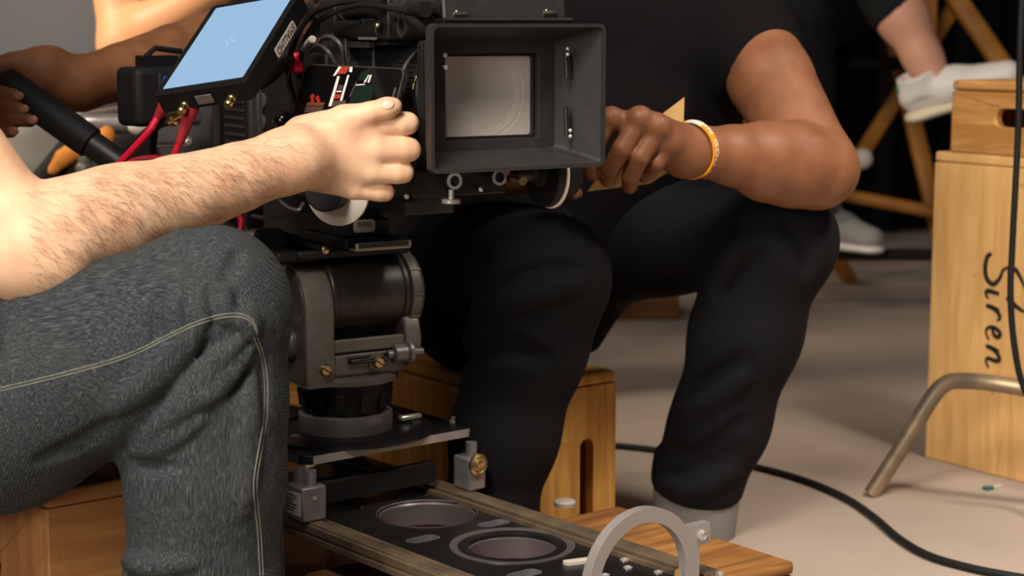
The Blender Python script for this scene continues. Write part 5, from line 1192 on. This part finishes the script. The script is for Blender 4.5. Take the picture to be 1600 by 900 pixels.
# ---------------------------------------------------------------- sitter in white sneakers, right background
pe = thing('person', 'person in dark clothes on a tall chair, bare ankle in a white sneaker', 'person', (.9, 5.0, 0))
anE = at(1441, 88, 4.35); knE = at(1318, -140, 4.5); pelE = V(.80, 5.0, .82)
T_ = Body(); cheE = V(.82, 4.98, 1.12); nekE = V(.82, 4.96, 1.36); hedE = V(.82, 4.93, 1.51)
T_.chain([pelE+V(-.08, 0, 0), knE, at(1410, 28, 4.38), anE, anE+(anE-knE)*.16], [.08, .055, .058, .043, .04], .03)
kn2 = V(.72, 4.56, .80); an2 = V(.78, 4.67, .37); T_.chain([pelE+V(.08, 0, 0), kn2, an2], [.08, .055, .04], .03)
T_.cap(pelE, cheE, .12, .13, .05); T_.cap(cheE, nekE, .13, .07, .05); T_.cap(nekE, hedE, .055, .052, .03); HE, hfr = head_ops(T_, hedE+V(0, -.02, .03), V(-.3, -1, -.1), UPZ); T_.cap(cheE+V(-.19, 0, .18), cheE+V(.19, 0, .18), .058, None, .05)
for s_ in (-1, 1):
    T_.chain([cheE+V(.19*s_, 0, .18), cheE+V(.25*s_, -.03, -.1), cheE+V(.1*s_, -.3, -.1)], [.055, .045, .032], .02); T_.cap(cheE+V(.1*s_, -.3, -.1), cheE+V(.06*s_, -.36, -.1), .034, .03, .02)
v, f = T_.mesh(.007); link('body', quads('body', v, f), M['skinE'], pe); head_extras(pe, HE, hfr, M['hairbrown'])
S_ = Body(); S_.cap(pelE, cheE, .14, .155, .05); S_.cap(cheE, nekE+V(0, 0, -.08), .15, .09, .05); S_.cap(cheE+V(-.19, 0, .18), cheE+V(.19, 0, .18), .07, None, .05)
for s_ in (-1, 1): S_.cone(cheE+V(.19*s_, 0, .18), cheE+V(.25*s_, -.03, -.1), .07, .06, .02)
v, f = S_.mesh(.01); link('shirt', quads('shirt', v, f), M['plaid'], pe)
J = Body(); J.cap(pelE+V(-.07, 0, 0), pelE+V(.07, 0, 0), .13, None, .05); J.chain([pelE+V(-.08, 0, 0), knE], [.115, .085], .04); J.cone(knE, knE+(at(1404, 30, 4.38)-knE)*1.0, .085, .066, .02)
J.chain([pelE+V(.08, 0, 0), kn2], [.12, .09], .04); J.cone(kn2, an2+V(0, 0, -.05), .09, .072, .02)
v, f = J.mesh(.009); link('trousers', quads('trousers', v, f), M['plaid'], pe)
sd_ = unit(at(1580, 100, 4.25)-at(1445, 145, 4.32)); su = unit(V(-.28, -.15, .95)); su = unit(su-sd_*np.dot(su, sd_))
hl = at(1462, 178, 4.34)
so, q_ = shoe(hl+sd_*.02, sd_, M['shoe'], M['shoesole'], pe, 'sneaker', 1.06, su, .16); so['label'] = 'white sneaker with green heel tab'
part('heel_tab', MB().ball(q_(-.076, .08), .019, 12, (.5, 1.1, .6), Fr((0, 0, 0), sd_, np.cross(su, sd_), su)), M['shoegreen'], pe)
for i in range(4): a = q_(.03+.018*i, .078-.006*i, -.02); b = q_(.034+.018*i, .078-.006*i, .02); part('lace', MB().tube([a, (a+b)/2+su*.012, b], .003, 6), M['pale'], so)
s2 = at(1300, 388, 4.72); shoe(s2+V(-.0, .02, .0), V(.5, -.85, 0), M['shoeg'], M['shoe'], pe, 'grey_shoe', 1.05)

# ================================================================ background furniture
def dchair(label, base, legs, seat):
    c = thing('director_chair', label, 'chair', base, 'wooden director chairs')
    for a, b, w_ in legs:
        a = np.array(a); b = np.array(b); d = unit(b-a); x = unit(np.cross(d, V(0, 1, 0))); y = np.cross(d, x)
        part('leg', MB().prism(Fr(a, x, y, d), rrect(0, 0, w_, w_*.7, w_*.25, 3), 0, np.linalg.norm(b-a)), M['chairwood'], c, smooth=50)
    return c
seatz = .74
flo = lambda px, py: ground(px, py, 0)
f1 = flo(1330, 441)
ch = dchair('tall wooden director chair with the sitter in white sneakers on its black canvas seat', (.85, 5.1, 0),
    [(f1, at(1150, 168, 5.2), .048), (at(1215, 425, 5.25)*V(1, 1, 0), at(1500, -6, 5.05), .044), (at(1620, 180, 4.95), at(1482, -20, 5.0), .055), (at(1500, 300, 5.0)*V(1, 1, 0), at(1395, 55, 5.15), .05)], 0)
part('stretcher', MB().tube([at(1290, 299, 5.0), at(1475, 334, 4.95)], .018, 10), M['chairwood'], ch)
part('footrest', MB().tube([at(1235, 398, 4.72), at(1470, 398, 4.72)], .016, 10), M['dark'], ch)
part('pivot_cap', MB().ball(at(1347, 248, 5.0), .030, 16), M['white'], ch, label='white pivot cap')
part('canvas_seat', MB().fbox(ID, .52, 1.12, 4.85, 5.25, .655, .685), M['drape'], ch, bevel=.008)
part('canvas_back', MB().fbox(ID, .52, 1.12, 5.24, 5.26, .95, 1.2), M['drape'], ch, bevel=.005)
for x in (.52, 1.12):
    part('arm_post', MB().fbox(ID, x-.02, x+.02, 5.22, 5.26, .66, 1.22), M['chairwood'], ch, bevel=.004)
    part('armrest', MB().fbox(ID, x-.03, x+.03, 4.82, 5.26, .90, .925), M['chairwood'], ch, bevel=.006)
    part('arm_post', MB().fbox(ID, x-.02, x+.02, 4.86, 4.90, .66, .90), M['chairwood'], ch, bevel=.004)
c2 = dchair('wooden director chair behind the black t-shirt shoulder, only one slanting leg showing', at(1240, 60, 5.6)*V(1, 1, 0),
    [(at(1176, 200, 5.6)*V(1, 1, 0)-V(.15, 0, 0), at(1268, -40, 5.6), .058), (at(1268, -40, 5.6)*V(1, 1, 0)+V(.1, .3, 0), at(1176, -40, 5.75), .05)], 0)
q = at(1222, -40, 5.68); part('canvas_seat', MB().fbox(ID, q[0]-.22, q[0]+.22, 5.55, 5.85, q[2]-.02, q[2]+.02), M['drape'], c2, bevel=.008)
# dark cases behind the black sleeve
eq = at(1098, 190, 6.3)
cs = thing('equipment_case', 'dark equipment case in the gap between the black t-shirt and the bent tan arm', 'case', (eq[0], 6.4, 0))
part('case_body', MB().fbox(ID, eq[0]-.10, eq[0]+.15, 6.3, 6.55, 0, .53), M['black'], cs, bevel=.012)
for px in (1078, 1122): q = at(px, 175, 6.295); part('case_rib', MB().fbox(ID, q[0]-.012, q[0]+.012, 6.285, 6.3, .05, .535), M['gun'], cs, bevel=.004)
# cart with bag, cloth and tubes at the far left
kt = thing('equipment_cart', 'dark tubed equipment cart behind the pan handle at the far left', 'cart', (-.80, 3.18, 0))
CX0, CX1, CY0, CY1 = -1.12, -.56, 3.05, 3.42
for x in (CX0, CX1):
    for y in (CY0, CY1): part('cart_leg', MB().cyl((x, y, 0), (x, y, .46 if y == CY0 else .60), .014), M['black'], kt)
part('cart_shelf', MB().fbox(ID, CX0, CX1, CY0, CY1, .42, .44), M['dark'], kt, bevel=.004)
part('cart_shelf', MB().fbox(ID, CX0, CX1, CY0, CY1, .14, .16), M['dark'], kt, bevel=.004)
ta = at(128, 192, 3.1); tb_ = at(216, 193, 3.05)
part('cart_handle', MB().tube(spline([(CX1-.04, CY1, .60), (CX1-.1, CY1-.1, .615), ta, tb_], 8), .017, 14), M['anod'], kt, label='grey tube handle')
part('handle_cap', MB().ball(tb_, .0205, 16), M['white'], kt, label='white tube cap')
part('white_disc', MB().ball(at(118, 176, 3.12), .020, 16), M['pale'], kt)
part('frame_bar', MB().tube([at(52, 300, 3.12), at(122, 216, 3.1)], .022, 12), M['black'], kt)
part('hanging_hook', MB().tube([at(134, 238, 3.0), at(131, 262, 3.0)], .011, 10).ball(at(131, 264, 3.0), .015, 12), M['gun'], kt)
bg = thing('canvas_bag', 'pale grey canvas bag lying on the cart behind the dark hand', 'bag', (-.95, 3.2, .44))
b_ = Body(); b_.ell(V(-.99, 3.18, .52), (.13, .1, .085), None, .02); b_.ell(V(-.86, 3.2, .55), (.10, .09, .10), None, .03); b_.cap(V(-1.05, 3.16, .56), V(-.84, 3.14, .6), .035, .03, .03); b_.cap(V(-1.05, 3.06, .50), V(-.82, 3.07, .57), .012, None, .02, None, 's')
b_.cap(V(-1.2, 3.2, .14), V(-.6, 3.2, .14), .302, None, .004, None, 's'); v, f = b_.mesh(.008); link('bag_body', quads('bag_body', v, f), M['canvas'], bg)
part('bag_strap', MB().tube(spline([(-1.08, 3.09, .46), (-.99, 3.05, .53), (-.88, 3.06, .53), (-.80, 3.1, .47)], 8), .010, 8), M['dark'], bg)
oc = Body(); P = [at(x, y, 3.02) for x, y in ((82, 266), (100, 246), (122, 232), (150, 226), (166, 214))]; oc.chain(P, [.010, .014, .017, .013, .014], .01); oc.cap(at(165, 226, 3.03), at(167, 208, 3.03), .014, .013, .01)
v, f = oc.mesh(.006); oo = link('orange_strap', quads('orange_strap', v, f), M['orangec'], None); tag(oo, 'bright orange cloth strap bundled over the front of the cart', 'strap')
# stand leg at the right
st = thing('light_stand', 'bent steel tube leg of a stand in front of the tall lettered box', 'stand', ground(1355, 772, 0))
g0 = ground(1362, 775, 0); y0 = g0[1]; L1 = at(1462, 612, y0-.02); L2 = at(1500, 595, y0-.04); L3 = at(1560, 600, y0-.08); L4 = at(1660, 618, y0-.12)
part('stand_leg', MB().tube(spline([g0+V(0, 0, .004), g0+(L1-g0)*.5, L1-(L1-g0)*.08, at(1474, 602, y0-.025), L2, L3, L4], 8), .0135, 16), M['rail'], st, label='worn steel tube leg')
cc = L4+V(.12, -.05, 0)
part('stand_post', MB().cyl((cc[0], cc[1], .02), (cc[0], cc[1], 1.7), .017), M['steel'], st)
part('stand_collar', MB().cyl((cc[0], cc[1], L4[2]-.04), (cc[0], cc[1], L4[2]+.04), .03), M['black'], st)
part('stand_arm', MB().tube([L4, V(cc[0], cc[1], L4[2])], .0135, 14), M['rail'], st)
for dx, dy in ((.35, -.25), (.3, .3)): part('stand_leg', MB().tube(spline([(cc[0], cc[1], L4[2]), (cc[0]+dx*.5, cc[1]+dy*.5, L4[2]*.95), (cc[0]+dx, cc[1]+dy, .0135)], 8), .0135, 14), M['rail'], st)
# cables
cbh = part('cable', MB().tube(spline([at(1600, -60, 2.74), at(1594, 60, 2.74), at(1591, 200, 2.74), at(1582, 380, 2.74), at(1579, 460, 2.74), at(1585, 540, 2.74), at(1600, 606, 2.74), at(1640, 680, 2.74), at(1720, 760, 2.6)*V(1, 1, 0)+V(0, 0, .005), at(1900, 780, 2.6)*V(1, 1, 0)+V(0, 0, .005)], 10), .0052, 10), M['cable'], smooth=60)
tag(cbh, 'black cable hanging down in front of the lettered box at the right edge', 'cable')
pts = [ground(x, y, .006) for x, y in ((900, 694), (965, 697), (1030, 704), (1110, 716), (1190, 732), (1260, 752), (1320, 778), (1365, 808), (1405, 842), (1450, 868), (1510, 886), (1580, 900), (1680, 915))]
tag(part('cable', MB().tube(spline(pts, 10), .0062, 10), M['cable'], smooth=60), 'black cable snaking over the concrete floor past the black jeans leg', 'cable')
p_ = [at(178, 700, 1.90), at(181, 725, 1.90), at(186, 780, 1.90), at(188, 830, 1.90), at(184, 870, 1.90), at(176, 930, 1.9), at(176, 990, 1.9)]
p_ = [at(205, 640, 2.0), at(185, 690, 1.92)]+p_[1:]
tag(part('cable', MB().tube(spline(p_, 8), .0048, 8), M['cable'], smooth=60), 'black cable hanging between the brown seat box and the blue jeans shin', 'cable')
# small things
qb = ground(1549, 764, 0); lt = thing('plastic_scrap', 'tiny scrap of green and clear plastic on the floor by the lettered box', 'litter', qb)
LF = Fr(qb, unit(V(.8, .6, 0)), unit(V(-.6, .8, 0)), (0, 0, 1))
part('green_tip', MB().fbox(LF, -.017, .0, -.006, .006, .0, .006), mat('green_plastic', lin(30, 90, 84), .4), lt, bevel=.001); part('clear_tail', MB().fbox(LF, .0005, .026, -.003, .003, .0, .004), M['pale'], lt, bevel=.001)
qw = ground(905, 796, .1)
tag(part('plastic_puck', MB().lathe(V(qw[0]-.02, qw[1]+.02, .1), (0, 0, 1), [(.0, .0), (.015, .0), (.016, .006), (.014, .008), (.0, .008)], 24, caps=False), M['pale'], smooth=40), 'small white round puck on the low box behind the slider rail', 'puck')
